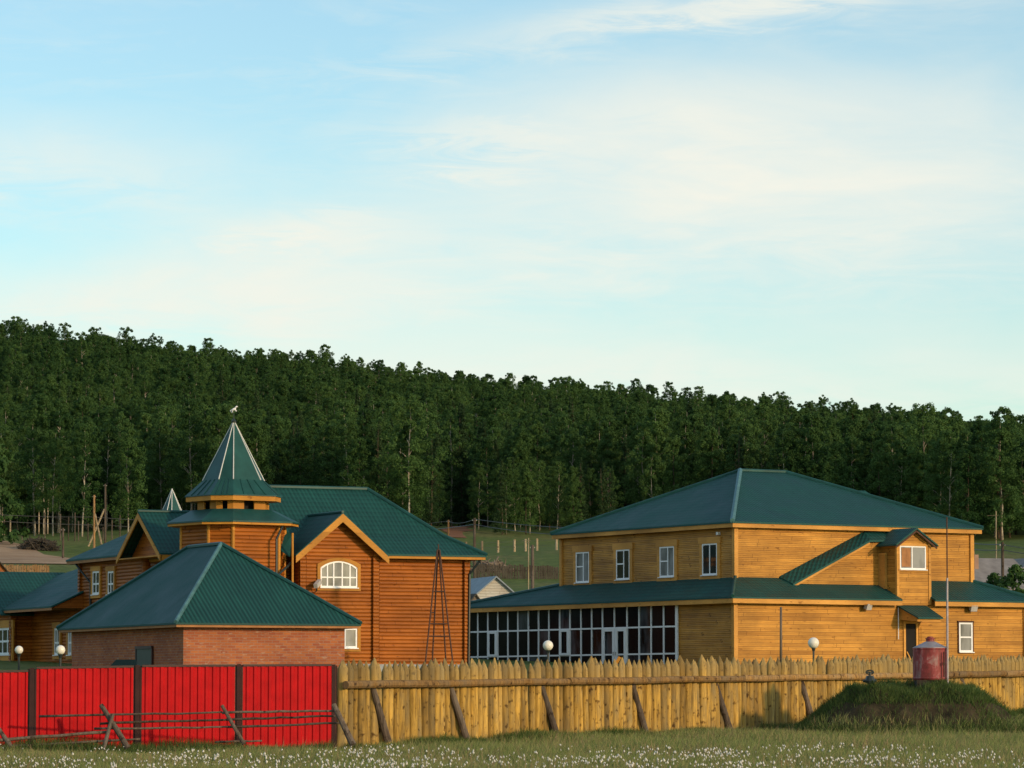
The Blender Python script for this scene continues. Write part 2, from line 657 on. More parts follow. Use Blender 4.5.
MT = dict(
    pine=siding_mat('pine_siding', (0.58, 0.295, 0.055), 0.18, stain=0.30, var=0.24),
    pine_trim=siding_mat('pine_trim', (0.62, 0.32, 0.075), 3.0, stain=0.2),
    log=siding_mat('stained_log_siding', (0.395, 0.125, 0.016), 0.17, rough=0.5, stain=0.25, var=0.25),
    log_trim=siding_mat('honey_trim', (0.55, 0.26, 0.042), 3.0, stain=0.12),
    roof=roof_mat('green_tile_sheet', (0.011, 0.069, 0.061)),
    roof_wave=roof_mat('green_corrugated_sheet', (0.012, 0.072, 0.064), pu=0.15, tile=False, strength=0.4),
    roof_flat=plain('green_sheet_metal', (0.013, 0.070, 0.064), 0.45, 0.2, 1.5, 0.0, 0.25),
    cap=plain('ridge_cap_metal', (0.07, 0.17, 0.18), 0.5, 0.25, 4.0, 0.0, 0.3),
    white=plain('white_plastic', (0.82, 0.84, 0.86), 0.4, 0.04),
    rib=plain('pale_metal_rib', (0.60, 0.62, 0.60), 0.4, 0.05),
    glass=glass_mat('dark_glass', (0.012, 0.013, 0.014), (0.05, 0.045, 0.04)),
    glass_room=glass_mat('glazed_hall_glass', (0.006, 0.007, 0.008), (0.012, 0.013, 0.014), rough=0.12, spec=0.07, scale=0.8),
    glass_dim=glass_mat('hall_glass_with_blind', (0.008, 0.009, 0.010), (0.075, 0.085, 0.095), spec=0.2, scale=1.6),
    curtain=glass_mat('glass_with_grey_curtain', (0.10, 0.105, 0.11), (0.26, 0.27, 0.28), rough=0.1, spec=0.4),
    brick=brick_mat('red_brick'),
    concrete=plain('grey_concrete', (0.30, 0.33, 0.35), 0.8, 0.2),
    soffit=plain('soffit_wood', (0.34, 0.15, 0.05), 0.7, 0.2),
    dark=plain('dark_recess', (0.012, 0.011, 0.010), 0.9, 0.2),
    brownsteel=plain('dark_brown_steel', (0.045, 0.014, 0.010), 0.5, 0.25),
    red=plain('red_sheet_paint', (0.455, 0.007, 0.010), 0.55, 0.15, 2.2, 0.0, 0.10),
    palisade=log_mat('peeled_palisade_log', (0.50, 0.315, 0.070), (0.22, 0.175, 0.09), 0.5, tip=1.75),
    rail=log_mat('weathered_rail_log', (0.36, 0.21, 0.07), (0.26, 0.21, 0.14), 0.4),
    grey_log=log_mat('grey_weathered_pole', (0.115, 0.088, 0.070), (0.165, 0.145, 0.13), 0.45),
    tank=red_paint_mat(),
    zinc=plain('zinc_lid', (0.30, 0.28, 0.30), 0.5, 0.25, 5.0, 0.3),
    rust=plain('rusty_steel', (0.075, 0.032, 0.018), 0.75, 0.3),
    pipe=plain('dark_pipe', (0.02, 0.03, 0.03), 0.4, 0.2),
    lampglobe=plain('opal_globe', (0.80, 0.78, 0.68), 0.25, 0.03),
    lampgrey=plain('lamp_casing', (0.45, 0.44, 0.42), 0.45, 0.1),
    slate=plain('grey_asbestos_roof', (0.20, 0.19, 0.185), 0.85, 0.25, 1.5),
    blueroof=plain('blue_grey_roof', (0.20, 0.25, 0.29), 0.6, 0.2, 1.5),
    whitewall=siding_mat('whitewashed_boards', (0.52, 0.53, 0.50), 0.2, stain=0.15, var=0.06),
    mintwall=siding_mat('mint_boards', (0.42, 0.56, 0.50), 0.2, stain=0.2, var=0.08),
    greywood=siding_mat('grey_planks', (0.20, 0.165, 0.13), 3.0, stain=0.3),
    darkplank=log_mat('dark_old_planks', (0.050, 0.042, 0.034), (0.085, 0.08, 0.07), 0.4),
    tanplank=log_mat('tan_planks', (0.30, 0.17, 0.075), (0.30, 0.24, 0.16), 0.3),
    post=log_mat('pale_post', (0.34, 0.27, 0.17), (0.32, 0.30, 0.26), 0.4),
    birch=log_mat('birch_bark', (0.48, 0.45, 0.39), (0.12, 0.11, 0.10), 0.45),
    bark=log_mat('brown_bark', (0.10, 0.07, 0.05), (0.12, 0.11, 0.10), 0.3),
    leaf=leaf_mat('birch_leaves', (0.022, 0.064, 0.018), (0.085, 0.165, 0.044), (0.085, 0.150, 0.038)),
    needle=leaf_mat('dark_needles', (0.024, 0.058, 0.022), (0.055, 0.100, 0.036), (0.048, 0.086, 0.032)),
    grass=grass_mat('meadow_grass', [(0.15, (0.125, 0.190, 0.050)), (0.42, (0.205, 0.260, 0.078)), (0.64, (0.29, 0.295, 0.112)), (0.88, (0.37, 0.285, 0.15))]),
    straw=grass_mat('straw_stems', [(0.2, (0.20, 0.19, 0.08)), (0.5, (0.33, 0.26, 0.13)), (0.85, (0.36, 0.22, 0.14))]),
    mound_grass=grass_mat('mound_grass', [(0.15, (0.040, 0.085, 0.020)), (0.45, (0.075, 0.130, 0.032)), (0.85, (0.13, 0.16, 0.05))]),
    cotton=plain('cotton_tuft', (0.62, 0.61, 0.55), 0.9, 0.2, 9.0),
    ground=ground_mat(),
    soil=soil_mat('dark_soil', (0.026, 0.021, 0.012), (0.075, 0.060, 0.034), 1.5),
    dirt=soil_mat('dry_dirt', (0.26, 0.165, 0.095), (0.44, 0.31, 0.20), 0.25),
    reddirt=soil_mat('reddish_dirt', (0.17, 0.075, 0.04), (0.25, 0.13, 0.075), 0.3),
    darkgreen=plain('old_green_paint', (0.008, 0.022, 0.018), 0.9, 0.25, 3.0, 0.0, 0.05),
    wire=plain('wire', (0.10, 0.10, 0.10), 0.5, 0.1),
)

# ------------------------------------------------------------------ terrain
PY = np.array([-400, 0, 40, 70, 95, 112, 126, 141, 160, 178, 205, 300, 400, 500, 600, 1000, 1060, 1400, 2600, 6000], float)
PZ = np.array([0, 0, -0.1, -0.35, -0.24, 0.14, 0.38, 0.60, 1.6, 2.75, 3.6, 9.1, 15.1, 21.6, 28.6, 28.6, 28.6, 28.6, 10, 0], float)
RU = np.array([-0.40, -0.131, -0.052, -0.008, 0.048, 0.099, 0.131, 0.40])
RZ = np.array([94, 84.0, 75.5, 70.0, 64.8, 60.5, 57.5, 45]) - 27.0


def height(x, y):
    x = np.asarray(x, float)
    y = np.asarray(y, float)
    z = np.interp(y, PY, PZ)
    t = np.clip((y - 600) / 400.0, 0, 1)
    fall = np.clip((y - 1060) / 900.0, 0, 1)
    rise = np.interp(x / np.maximum(y, 1.0), RU, RZ) * t * (1 - fall)
    bump = np.where(y > 205, 1, 0) * np.clip((y - 205) / 200, 0, 1) * (0.5 * np.sin(x * 0.07 + y * 0.03) + 0.6 * np.sin(x * 0.031 - y * 0.045 + 1.3))
    return z + rise + bump


def hz(x, y):
    return float(height(x, y))


def make_ground():
    ys = np.concatenate([np.arange(-60, 90, 10), np.arange(90, 210, 2.0), np.arange(210, 640, 8), np.arange(640, 1300, 20), np.array([1400, 1600, 2000, 2600, 3500, 5000, 8000])])
    xs = np.concatenate([-np.array([4000, 2000, 1000, 600, 400, 300])[:], np.arange(-240, -40, 8), np.arange(-40, 44, 2.0), np.arange(48, 248, 8), np.array([300, 400, 600, 1000, 2000, 4000])])
    gx, gy = np.meshgrid(xs, ys)
    gz = height(gx, gy)
    v = np.stack([gx, gy, gz], -1).reshape(-1, 3)
    nx, ny = len(xs), len(ys)
    i = np.arange((ny - 1) * (nx - 1))
    r, c = i // (nx - 1), i % (nx - 1)
    a = r * nx + c
    f = np.stack([a, a + 1, a + nx + 1, a + nx], 1).ravel()
    me = np_mesh('ground', v, f, 4, MT['ground'], smooth=True)
    o = bpy.data.objects.new('ground', me)
    col.objects.link(o)
    tag(o, 'green meadow ground rising to the wooded hill', 'ground', kind='structure')


make_ground()


def drape(name, outline, mat, label, cat, lift=0.06, n=(26, 10)):
    """outline: list of (x_left, x_right, y) rows; a sheet that follows the terrain."""
    rows = []
    ys = [r[2] for r in outline]
    for k in range(n[1] + 1):
        y = ys[0] + (ys[-1] - ys[0]) * k / n[1]
        x0 = np.interp(y, ys, [r[0] for r in outline]) + 0.8 * math.sin(k * 1.7)
        x1 = np.interp(y, ys, [r[1] for r in outline]) + 0.8 * math.sin(k * 2.3 + 1)
        rows.append([(x0 + (x1 - x0) * j / n[0], y) for j in range(n[0] + 1)])
    mb = MB()
    for k in range(n[1]):
        for j in range(n[0]):
            q = [rows[k][j], rows[k][j + 1], rows[k + 1][j + 1], rows[k + 1][j]]
            mb.face([(x, y, hz(x, y) + lift) for x, y in q])
    o = mb.build(name, mat)
    tag(o, label, cat, kind='structure')


def xr(px, Y):
    return (px - 512) / FPX * Y


drape('path', [(xr(-60, 372), xr(94, 372), 372), (xr(-60, 395), xr(90, 395), 395), (xr(-60, 430), xr(84, 430), 430), (xr(-60, 450), xr(70, 450), 450), (xr(-60, 475), xr(30, 475), 475), (xr(-60, 500), xr(4, 500), 500)],
      MT['dirt'], 'dry dirt track crossing the meadow below the birches', 'path')
drape('path', [(xr(444, 505), xr(462, 505), 505), (xr(446, 540), xr(470, 540), 540), (xr(458, 590), xr(478, 590), 590)],
      MT['reddirt'], 'reddish dirt path climbing into the forest', 'path')

# ------------------------------------------------------------------ building kit


def interval(poly, z):
    xs = []
    n = len(poly)
    for i in range(n):
        (x0, z0), (x1, z1) = poly[i], poly[(i + 1) % n]
        if abs(z1 - z0) < 1e-9:
            continue
        if min(z0, z1) - 1e-9 <= z <= max(z0, z1) + 1e-9:
            t = (z - z0) / (z1 - z0)
            xs.append(x0 + (x1 - x0) * t)
    return (min(xs), max(xs)) if xs else None


def siding(mb, P0, u, poly, course=0.18, lap=0.03, style='lap'):
    """Convex wall polygon (s, z) along unit vector u from P0, clad in real lapped boards or half-round logs."""
    u = Vector(u)
    nrm = Vector((u.y, -u.x, 0))
    P0 = Vector((P0[0], P0[1], 0))

    def at(s, z, o):
        return P0 + u * s + nrm * o + UP * z
    zs = sorted({z for _, z in poly})
    cuts = set(zs)
    k0 = math.floor(zs[0] / course)
    z = k0 * course
    while z < zs[-1]:
        if zs[0] < z < zs[-1]:
            cuts.add(z)
        z += course
    cuts = sorted(cuts)
    for zb, zt in zip(cuts, cuts[1:]):
        if zt - zb < 0.004:
            continue
        ib, it = interval(poly, zb + 1e-4), interval(poly, zt - 1e-4)
        if not ib or not it:
            continue
        if style == 'lap':
            f = (zb / course) % 1.0
            f = 0.0 if f > 0.999 else f
            f2 = f + (zt - zb) / course
            ob, ot = lap * (1 - f), lap * max(0.0, 1 - f2)
            mb.face([at(ib[0], zb, ob), at(ib[1], zb, ob), at(it[1], zt, ot), at(it[0], zt, ot)])
            mb.face([at(ib[0], zb, 0), at(ib[1], zb, 0), at(ib[1], zb, ob), at(ib[0], zb, ob)])
        else:
            m = 5
            prev = None
            for j in range(m + 1):
                t = j / m
                zz = zb + (zt - zb) * t
                fr = (zz / course) % 1.0
                if j == m and fr < 1e-3:
                    fr = 1.0
                o = lap * math.sqrt(max(0.0, 1 - (2 * fr - 1) ** 2))
                x0 = ib[0] + (it[0] - ib[0]) * t
                x1 = ib[1] + (it[1] - ib[1]) * t
                cur = (at(x0, zz, o), at(x1, zz, o))
                if prev:
                    mb.face([prev[0], prev[1], cur[1], cur[0]])
                prev = cur


def rect_walls(mb, F, a0, a1, b0, b1, z0, z1, **kw):
    for (p, q) in (((a0, b0), (a1, b0)), ((a1, b0), (a1, b1)), ((a1, b1), (a0, b1)), ((a0, b1), (a0, b0))):
        P, Q = F.w(*p, 0), F.w(*q, 0)
        d = Q - P
        siding(mb, P, d.normalized(), [(0, z0), (d.length, z0), (d.length, z1), (0, z1)], **kw)


def roof_shell(mb, polys, t=0.08):
    """Roof planes with UVs in metres (across, up the slope), an underside and closed edges."""
    count = {}

    def key(p):
        return (round(p.x, 3), round(p.y, 3), round(p.z, 3))
    for poly in polys:
        n = len(poly)
        nor = Vector((0, 0, 0))
        for i in range(n):
            nor += (poly[i] - poly[0]).cross(poly[(i + 1) % n] - poly[0])
        nor.normalize()
        if nor.z < 0:
            poly.reverse()
            nor = -nor
        uh = UP.cross(nor)
        uh = uh.normalized() if uh.length > 1e-4 else Vector((1, 0, 0))
        vh = nor.cross(uh)
        mb.face(poly, [(p.dot(uh), p.dot(vh)) for p in poly])
        mb.face([p - UP * t for p in reversed(poly)], [(p.dot(uh), p.dot(vh)) for p in reversed(poly)])
        for i in range(n):
            a, b = poly[i], poly[(i + 1) % n]
            k = tuple(sorted((key(a), key(b))))
            count.setdefault(k, []).append((a, b))
    for k, es in count.items():
        if len(es) == 1:
            a, b = es[0]
            mb.face([a, a - UP * t, b - UP * t, b], [(0, 0)] * 4)


def ring(mb, pts, inset_pts, z0, z1):
    """Fascia ring between an outer and an inner loop of plan points."""
    n = len(pts)
    for i in range(n):
        a, b = pts[i], pts[(i + 1) % n]
        c, d = inset_pts[i], inset_pts[(i + 1) % n]
        V = lambda p, z: Vector((p.x, p.y, z))
        mb.face([V(a, z0), V(b, z0), V(b, z1), V(a, z1)])
        mb.face([V(c, z0), V(d, z0), V(b, z0), V(a, z0)])
        mb.face([V(d, z0), V(c, z0), V(c, z1), V(d, z1)])


def rect_pts(F, a0, a1, b0, b1):
    return [F.w(a0, b0, 0), F.w(a1, b0, 0), F.w(a1, b1, 0), F.w(a0, b1, 0)]


def fascia_ring(mb, F, a0, a1, b0, b1, z0, z1, t=0.04):
    ring(mb, rect_pts(F, a0, a1, b0, b1), rect_pts(F, a0 + t, a1 - t, b0 + t, b1 - t), z0, z1)


def window(parent, O, u, w, h, vbars=(0.5,), hbars=(), casing=0.13, cmat='pine_trim', pane='glass', arch=0.0, proud=0.07, name='window', bar=0.055, sill=True):
    """A window standing on a wall: O is the middle of its opening on the wall plane, u runs to the right along the wall."""
    u = Vector(u).normalized()
    n = Vector((u.y, -u.x, 0))
    O = Vector(O)

    def at(s, z, o):
        return O + u * s + n * o + UP * z

    def outline(x, top, rise):
        if rise <= 0:
            return [(-x, -h / 2), (x, -h / 2), (x, top), (-x, top)]
        pts = [(-x, -h / 2), (x, -h / 2)]
        for k in range(9):
            t = k / 8
            xx = x - 2 * x * t
            pts.append((xx, top - rise + rise * math.sin(math.pi * t) ** 0.8))
        return pts
    c = MB()
    if casing > 0:
        inner = outline(w / 2, h / 2, arch)
        outer = [((-w / 2 - casing) if x < 0 else (w / 2 + casing), z) for x, z in inner]
        if arch > 0:
            outer = []
            for x, z in inner:
                outer.append((x * (1 + 2 * casing / w), z + (casing if z > -h / 2 + 1e-6 else 0)))
        m = len(inner)
        if arch <= 0:
            c.box(at(-w / 2 - casing / 2, 0, proud / 2), u * casing / 2, n * proud / 2, UP * h / 2)
            c.box(at(w / 2 + casing / 2, 0, proud / 2), u * casing / 2, n * proud / 2, UP * h / 2)
            c.box(at(0, h / 2 + casing * 0.65, proud / 2 + 0.012), u * (w / 2 + casing * 1.25), n * (proud / 2 + 0.012), UP * casing * 0.65)
            c.box(at(0, -h / 2 - casing / 2, proud / 2 + 0.006), u * (w / 2 + casing), n * (proud / 2 + 0.006), UP * casing / 2)
        else:
            for i in range(m):
                j = (i + 1) % m
                if i == 0:
                    continue
                a, b, A, B = inner[i], inner[j], outer[i], outer[j]
                c.face([at(*a, proud), at(*A, proud), at(*B, proud), at(*b, proud)])
                c.face([at(*A, 0), at(*B, 0), at(*B, proud), at(*A, proud)])
                c.face([at(*a, proud), at(*b, proud), at(*b, 0), at(*a, 0)])
            c.box(at(0, -h / 2 - casing / 2, proud / 2 + 0.006), u * (w / 2 + casing), n * (proud / 2 + 0.006), UP * casing / 2)
        wob = c.build(name, MT[cmat], parent)
    else:
        c.box(at(0, 0, 0.012), u * w / 2, n * 0.010, UP * h / 2)
        wob = c.build(name, MT['white'], parent)
    fr = MB()
    d0 = 0.052
    top = h / 2 - (arch if arch > 0 else 0)
    fr.box(at(-w / 2 + bar / 2, (top - h / 2) / 2, d0), u * bar / 2, n * 0.012, UP * (top + h / 2) / 2)
    fr.box(at(w / 2 - bar / 2, (top - h / 2) / 2, d0), u * bar / 2, n * 0.012, UP * (top + h / 2) / 2)
    fr.box(at(0, -h / 2 + bar / 2, d0), u * (w / 2 - bar), n * 0.012, UP * bar / 2)
    if arch <= 0:
        fr.box(at(0, h / 2 - bar / 2, d0), u * (w / 2 - bar), n * 0.012, UP * bar / 2)
    else:
        io = outline(w / 2, h / 2, arch)[2:]
        for p, q in zip(io, io[1:]):
            fr.face([at(p[0], p[1], d0 + 0.012), at(q[0], q[1], d0 + 0.012), at(q[0] * 0.94, q[1] - bar, d0 + 0.012), at(p[0] * 0.94, p[1] - bar, d0 + 0.012)])
    for v in vbars:
        x = -w / 2 + w * v
        t2 = h / 2 - bar * 0.6 if arch <= 0 else h / 2 - arch + arch * math.sin(math.pi * v) ** 0.8 - bar * 0.6
        fr.box(at(x, (t2 - h / 2 + bar) / 2, d0), u * bar * 0.45, n * 0.010, UP * (t2 + h / 2 - bar) / 2)
    for hb in hbars:
        if isinstance(hb, tuple):
            z, x0, x1 = hb
        else:
            z, x0, x1 = hb, 0, 1
        fr.box(at(-w / 2 + w * (x0 + x1) / 2, -h / 2 + h * z, d0), u * (w * (x1 - x0) / 2 - bar * 0.6), n * 0.008, UP * bar * 0.42)
    fr.build('frame', MT['white'], wob)
    pn = MB()
    io = outline(w / 2 - 0.01, h / 2 - 0.01, arch)
    pn.face([at(x, z, 0.038) for x, z in io])
    pn.build('pane', MT[pane], wob)
    if sill:
        sl = MB()
        sl.box(at(0, -h / 2 - 0.02, 0.10), u * (w / 2 + 0.04), n * 0.06, UP * 0.02)
        sl.build('sill', MT['white'], wob)
    return wob


def win_front(parent, F, b, px0, px1, py0, py1, **kw):
    """A window on a wall b = const that faces the sun."""
    a0, a1 = F.a_at(px0, b), F.a_at(px1, b)
    z1, z0 = F.z_at(py0, (a0 + a1) / 2, b), F.z_at(py1, (a0 + a1) / 2, b)
    return window(parent, F.w((a0 + a1) / 2, b, (z0 + z1) / 2), F.R, a1 - a0, z1 - z0, **kw)


def win_side(parent, F, a, px0, px1, py0, py1, **kw):
    """A window on a wall a = const in the shade."""
    b0, b1 = F.b_at(px0, a), F.b_at(px1, a)
    z1, z0 = F.z_at(py0, a, (b0 + b1) / 2), F.z_at(py1, a, (b0 + b1) / 2)
    return window(parent, F.w(a, (b0 + b1) / 2, (z0 + z1) / 2), -F.L, abs(b1 - b0), z1 - z0, **kw)


def post_box(mb, F, a, b, z0, z1, half=0.08):
    mb.box(F.w(a, b, (z0 + z1) / 2), F.R * half, F.L * half, UP * (z1 - z0) / 2)


def ridge_cap(parent, segs, mat, r=0.09):
    for p, q in segs:
        mb = MB()
        mb.tube([Vector(p) + UP * 0.03, Vector(q) + UP * 0.03], r, 6)
        mb.build('ridge_cap', MT[mat], parent)


# ------------------------------------------------------------------ yellow two-storey house (right)
def build_yellow_house():
    F = Frame(735, 188.0, 3900, 2330)
    h = thing('wooden_house', F.w(7, 8, 2.6), 'large two-storey pine house with green hipped roofs, glazed hall and stair bay', 'house')
    E = EYE
    zu0, zu1, ze = E + 5.3, E + 8.35, E + 8.42
    UA, UB = 14.25, 15.9
    mb = MB()
    rect_walls(mb, F, 0, UA, 0, UB, zu0, zu1)
    mb.build('upper_wall', MT['pine'], h)
    LA0, LA1, LB0, LB1 = -1.4, 16.0, -2.0, F.b_at(469, -1.4)
    zl0, zl1 = E + 0.6, E + 4.78
    mb = MB()
    rect_walls(mb, F, LA0, LA1, LB0, LB1, zl0, zl1)
    mb.build('lower_wall', MT['pine'], h)
    mb = MB()
    rect_walls(mb, F, LA0 - 0.06, LA1 + 0.06, LB0 - 0.06, LB1 + 0.06, E - 1.2, E + 1.02, course=9.0, lap=0.0)
    mb.build('plinth', MT['concrete'], h)
    # corner boards
    for (a, b, z0, z1) in ((0, 0, zu0, zu1), (UA, 0, zu0, zu1), (0, UB, zu0, zu1), (LA0, LB0, zl0, zl1), (LA1, LB0, zl0, zl1)):
        c = MB()
        post_box(c, F, a, b, z0, z1 - 0.12, 0.11)
        c.build('corner_board', MT['pine_trim'], h)
    # upper hipped roof
    o = 0.44
    e = [F.w(-o, -o, ze), F.w(UA + o, -o, ze), F.w(UA + o, UB + o, ze), F.w(-o, UB + o, ze)]
    zr = F.z_at(470.8, UA / 2 - 1.4, UB / 2)
    r0, r1 = F.w(UA / 2 - 1.4, UB / 2, zr), F.w(UA / 2 + 1.4, UB / 2, zr)
    mb = MB()
    roof_shell(mb, [[e[0], e[1], r1, r0], [e[1], e[2], r1], [e[2], e[3], r0, r1], [e[3], e[0], r0]])
    rf = mb.build('roof', MT['roof'], h)
    c = ridge_cap(rf, [(e[0], r0)], 'cap', 0.13)
    ridge_cap(rf, [(e[3], r0), (r0, r1), (e[1], r1), (e[2], r1)], 'roof_flat', 0.09)
    mb = MB()
    fascia_ring(mb, F, -o + 0.05, UA + o - 0.05, -o + 0.05, UB + o - 0.05, ze - 0.28, ze - 0.05)
    mb.build('fascia', MT['pine_trim'], h)
    mb = MB()
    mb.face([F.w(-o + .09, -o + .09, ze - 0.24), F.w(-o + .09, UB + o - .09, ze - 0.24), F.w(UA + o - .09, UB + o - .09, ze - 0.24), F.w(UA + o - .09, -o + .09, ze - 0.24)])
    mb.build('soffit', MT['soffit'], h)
    # rear wing, only its roof tip shows over the hip
    w0 = (19.2, 16.6)
    mb = MB()
    rect_walls(mb, F, w0[0] - 1.9, w0[0] + 1.9, w0[1] - 1.9, w0[1] + 1.9, E + 0.6, E + 9.5)
    mb.build('rear_wall', MT['pine'], h)
    mb = MB()
    q = [F.w(w0[0] + sx * 2.3, w0[1] + sy * 2.3, E + 9.5) for sx, sy in ((-1, -1), (1, -1), (1, 1), (-1, 1))]
    t0 = F.w(w0[0] - 0.45, w0[1] + 0.2, F.z_at(490.5, *w0))
    t1 = F.w(w0[0] + 0.45, w0[1] - 0.2, F.z_at(490.5, *w0))
    roof_shell(mb, [[q[0], q[1], t1, t0], [q[1], q[2], t1], [q[2], q[3], t0, t1], [q[3], q[0], t0]])
    mb.build('rear_roof', MT['roof'], h)
    # skirt roof over the wider ground floor, cut where the stair bay stands
    zi, zo = E + 5.78, E + 4.74
    oa0, oa1, ob0, ob1 = -1.85, 16.7, -2.5, LB1 + 1.5
    bs0, bs1 = 8.13, 10.12
    I = [F.w(0.02, 0.02, zi), F.w(UA, 0.02, zi), F.w(UA, UB, zi), F.w(0.02, UB, zi)]
    O = [F.w(oa0, ob0, zo), F.w(oa1, ob0, zo), F.w(oa1, ob1, zo), F.w(oa0, ob1, zo)]
    mb = MB()
    roof_shell(mb, [[O[0], F.w(bs0, ob0, zo), F.w(bs0, 0.02, zi), I[0]],
                    [F.w(bs1, ob0, zo), O[1], I[1], F.w(bs1, 0.02, zi)],
                    [O[1], O[2], I[2], I[1]], [O[2], O[3], I[3], I[2]], [O[3], O[0], I[0], I[3]]])
    sk = mb.build('skirt_roof', MT['roof'], h)
    ridge_cap(sk, [(O[0], I[0]), (O[3], I[3]), (O[1], I[1])], 'roof_flat', 0.09)
    mb = MB()
    k = 0.05
    z0, z1 = zo - 0.30, zo - 0.05
    for (p, q_) in (((oa0 + k, ob0 + k), (bs0, ob0 + k)), ((bs1, ob0 + k), (oa1 - k, ob0 + k))):
        A, B = F.w(*p, 0), F.w(*q_, 0)
        mb.box((A + B) / 2 + UP * (z0 + z1) / 2, (B - A) / 2, F.L * 0.02, UP * (z1 - z0) / 2)
    A, B = F.w(oa0 + k, ob0 + k + 0.022, 0), F.w(oa0 + k, ob1 - k, 0)
    mb.box((A + B) / 2 + UP * (z0 + z1) / 2, (B - A) / 2, F.R * 0.02, UP * (z1 - z0) / 2)
    A, B = F.w(oa1 - k, ob0 + k + 0.022, 0), F.w(oa1 - k, ob1 - k, 0)
    mb.box((A + B) / 2 + UP * (z0 + z1) / 2, (B - A) / 2, F.R * 0.02, UP * (z1 - z0) / 2)
    mb.build('fascia', MT['pine_trim'], h)
    # windows of the upper storey, shaded side
    for i, (x0, x1, y0, y1) in enumerate(((576.7, 590, 552, 582.5), (617, 630.5, 549.5, 579.5), (660.5, 675, 546.5, 577), (703, 718, 543.5, 575))):
        win_side(h, F, -0.005, x0, x1, y0, y1, vbars=(0.56,) if i < 3 else (0.5,), hbars=((0.52, 0.0, 0.56),) if i < 3 else (), casing=0.24, bar=0.075, pane='curtain' if i in (0, 2) else 'glass')
    # small lamp under the eave
    mb = MB()
    b = F.b_at(720, 0)
    mb.box(F.w(-0.1, b, F.z_at(533.5, 0, b)), F.R * 0.09, F.L * 0.07, UP * 0.07)
    mb.build('wall_light', MT['white'], h)
    # glazed hall on the shaded side
    a = LA0 - 0.02
    cols = [469, 479, 489, 499, 509, 519, 529.5, 539.6, 550, 560.7, 571, 582, 592.7, 603.5, 615.4, 628, 640, 652, 664.5, 677.5]
    bs = [F.b_at(c_, a) for c_ in cols]
    zt, zm, zl, zf = F.z_at(604, a, bs[-1]), F.z_at(626.3, a, bs[-1]), F.z_at(653.5, a, bs[-1]), E + 1.05
    mb = MB()
    n = -F.R
    for i, b in enumerate(bs):
        wd = 0.038 if 0 < i < len(bs) - 1 else 0.10
        mb.box(F.w(a, b, (zt + zf) / 2) + n * 0.06, F.L * wd, n * 0.03, UP * (zt - zf) / 2)
    for z, t in ((zt, 0.05), (zm, 0.04), (zl, 0.04), (zf, 0.06)):
        A, B = F.w(a, bs[0], z), F.w(a, bs[-1], z)
        mb.box((A + B) / 2 + n * 0.055, (B - A) / 2, n * 0.027, UP * t)
    gw = mb.build('glazed_wall', MT['white'], h)
    # the panes sit each at a slightly different angle, as real ones do
    pm = MB()
    rnd = random.Random(3)
    for b0, b1 in zip(bs, bs[1:]):
        for z0, z1 in ((zf, zl), (zl, zm), (zm, zt)):
            j = [rnd.uniform(-0.006, 0.006) for _ in range(3)]
            if rnd.random() < 0.16:
                cm = MB()
                cm.face([F.w(a, b0, z0) + n * 0.038, F.w(a, b1, z0) + n * 0.038, F.w(a, b1, z1) + n * 0.038, F.w(a, b0, z1) + n * 0.038])
                cm.build('pane', MT['glass_dim'], gw)
                continue
            pm.face([F.w(a, b0, z0) + n * (0.038 + j[0]), F.w(a, b1, z0) + n * (0.038 + j[1]), F.w(a, b1, z1) + n * (0.038 + j[2]), F.w(a, b0, z1) + n * (0.038 + j[0] + j[2] - j[1])])
    pm.build('pane', MT['glass_room'], gw)
    for (x0, x1) in ((489.3, 498.7), (561, 570.7)):
        b0, b1 = F.b_at(x0, a), F.b_at(x1, a)
        c = MB()
        for (s0, s1, z0, z1) in ((0, .2, 0, 1), (.8, 1, 0, 1), (.2, .8, 0, .09), (.2, .8, .91, 1)):
            A, B = b0 + (b1 - b0) * s0, b0 + (b1 - b0) * s1
            Z0, Z1 = zl + (zm - zl) * z0, zl + (zm - zl) * z1
            c.box(F.w(a, (A + B) / 2, (Z0 + Z1) / 2) + n * 0.11, F.L * abs(B - A) / 2, n * 0.025, UP * (Z1 - Z0) / 2)
        c.build('casement', MT['white'], gw)
    b0, bm, b1 = F.b_at(603.5, a), F.b_at(617, a), F.b_at(628, a)
    d = MB()
    for (A, B) in ((b0, bm), (bm, b1)):
        wv = abs(B - A)
        s = 1 if B > A else -1
        for (s0, s1, z0, z1) in ((0.02, .2, 0, 1), (.8, 0.98, 0, 1), (.2, .8, 0, .14), (.2, .8, .93, 1)):
            p, q_ = A + (B - A) * s0, A + (B - A) * s1
            Z0, Z1 = zf + (zm - zf) * z0, zf + (zm - zf) * z1
            d.box(F.w(a, (p + q_) / 2, (Z0 + Z1) / 2) + n * 0.115, F.L * abs(q_ - p) / 2, n * 0.03, UP * (Z1 - Z0) / 2)
    dr = d.build('door', MT['white'], gw)
    for b in (bm - 0.12, bm + 0.12):
        hd = MB()
        hd.box(F.w(a, b, zf + 1.1) + n * 0.17, F.L * 0.02, n * 0.025, UP * 0.09)
        hd.build('handle', MT['lampgrey'], gw)
    # small green awning at the hall's far end
    mb = MB()
    bb = LB1 + 0.1
    roof_shell(mb, [[F.w(a, bb, E + 3.6), F.w(a, bb + 1.4, E + 2.7), F.w(a + 2.5, bb + 1.4, E + 2.7), F.w(a + 2.5, bb, E + 3.6)]])
    mb.build('awning', MT['roof'], h)
    # stair enclosure: lean-to roof climbing along the upper wall
    mb = MB()
    P = lambda s, o_, z: F.w(s, -o_, E + z)
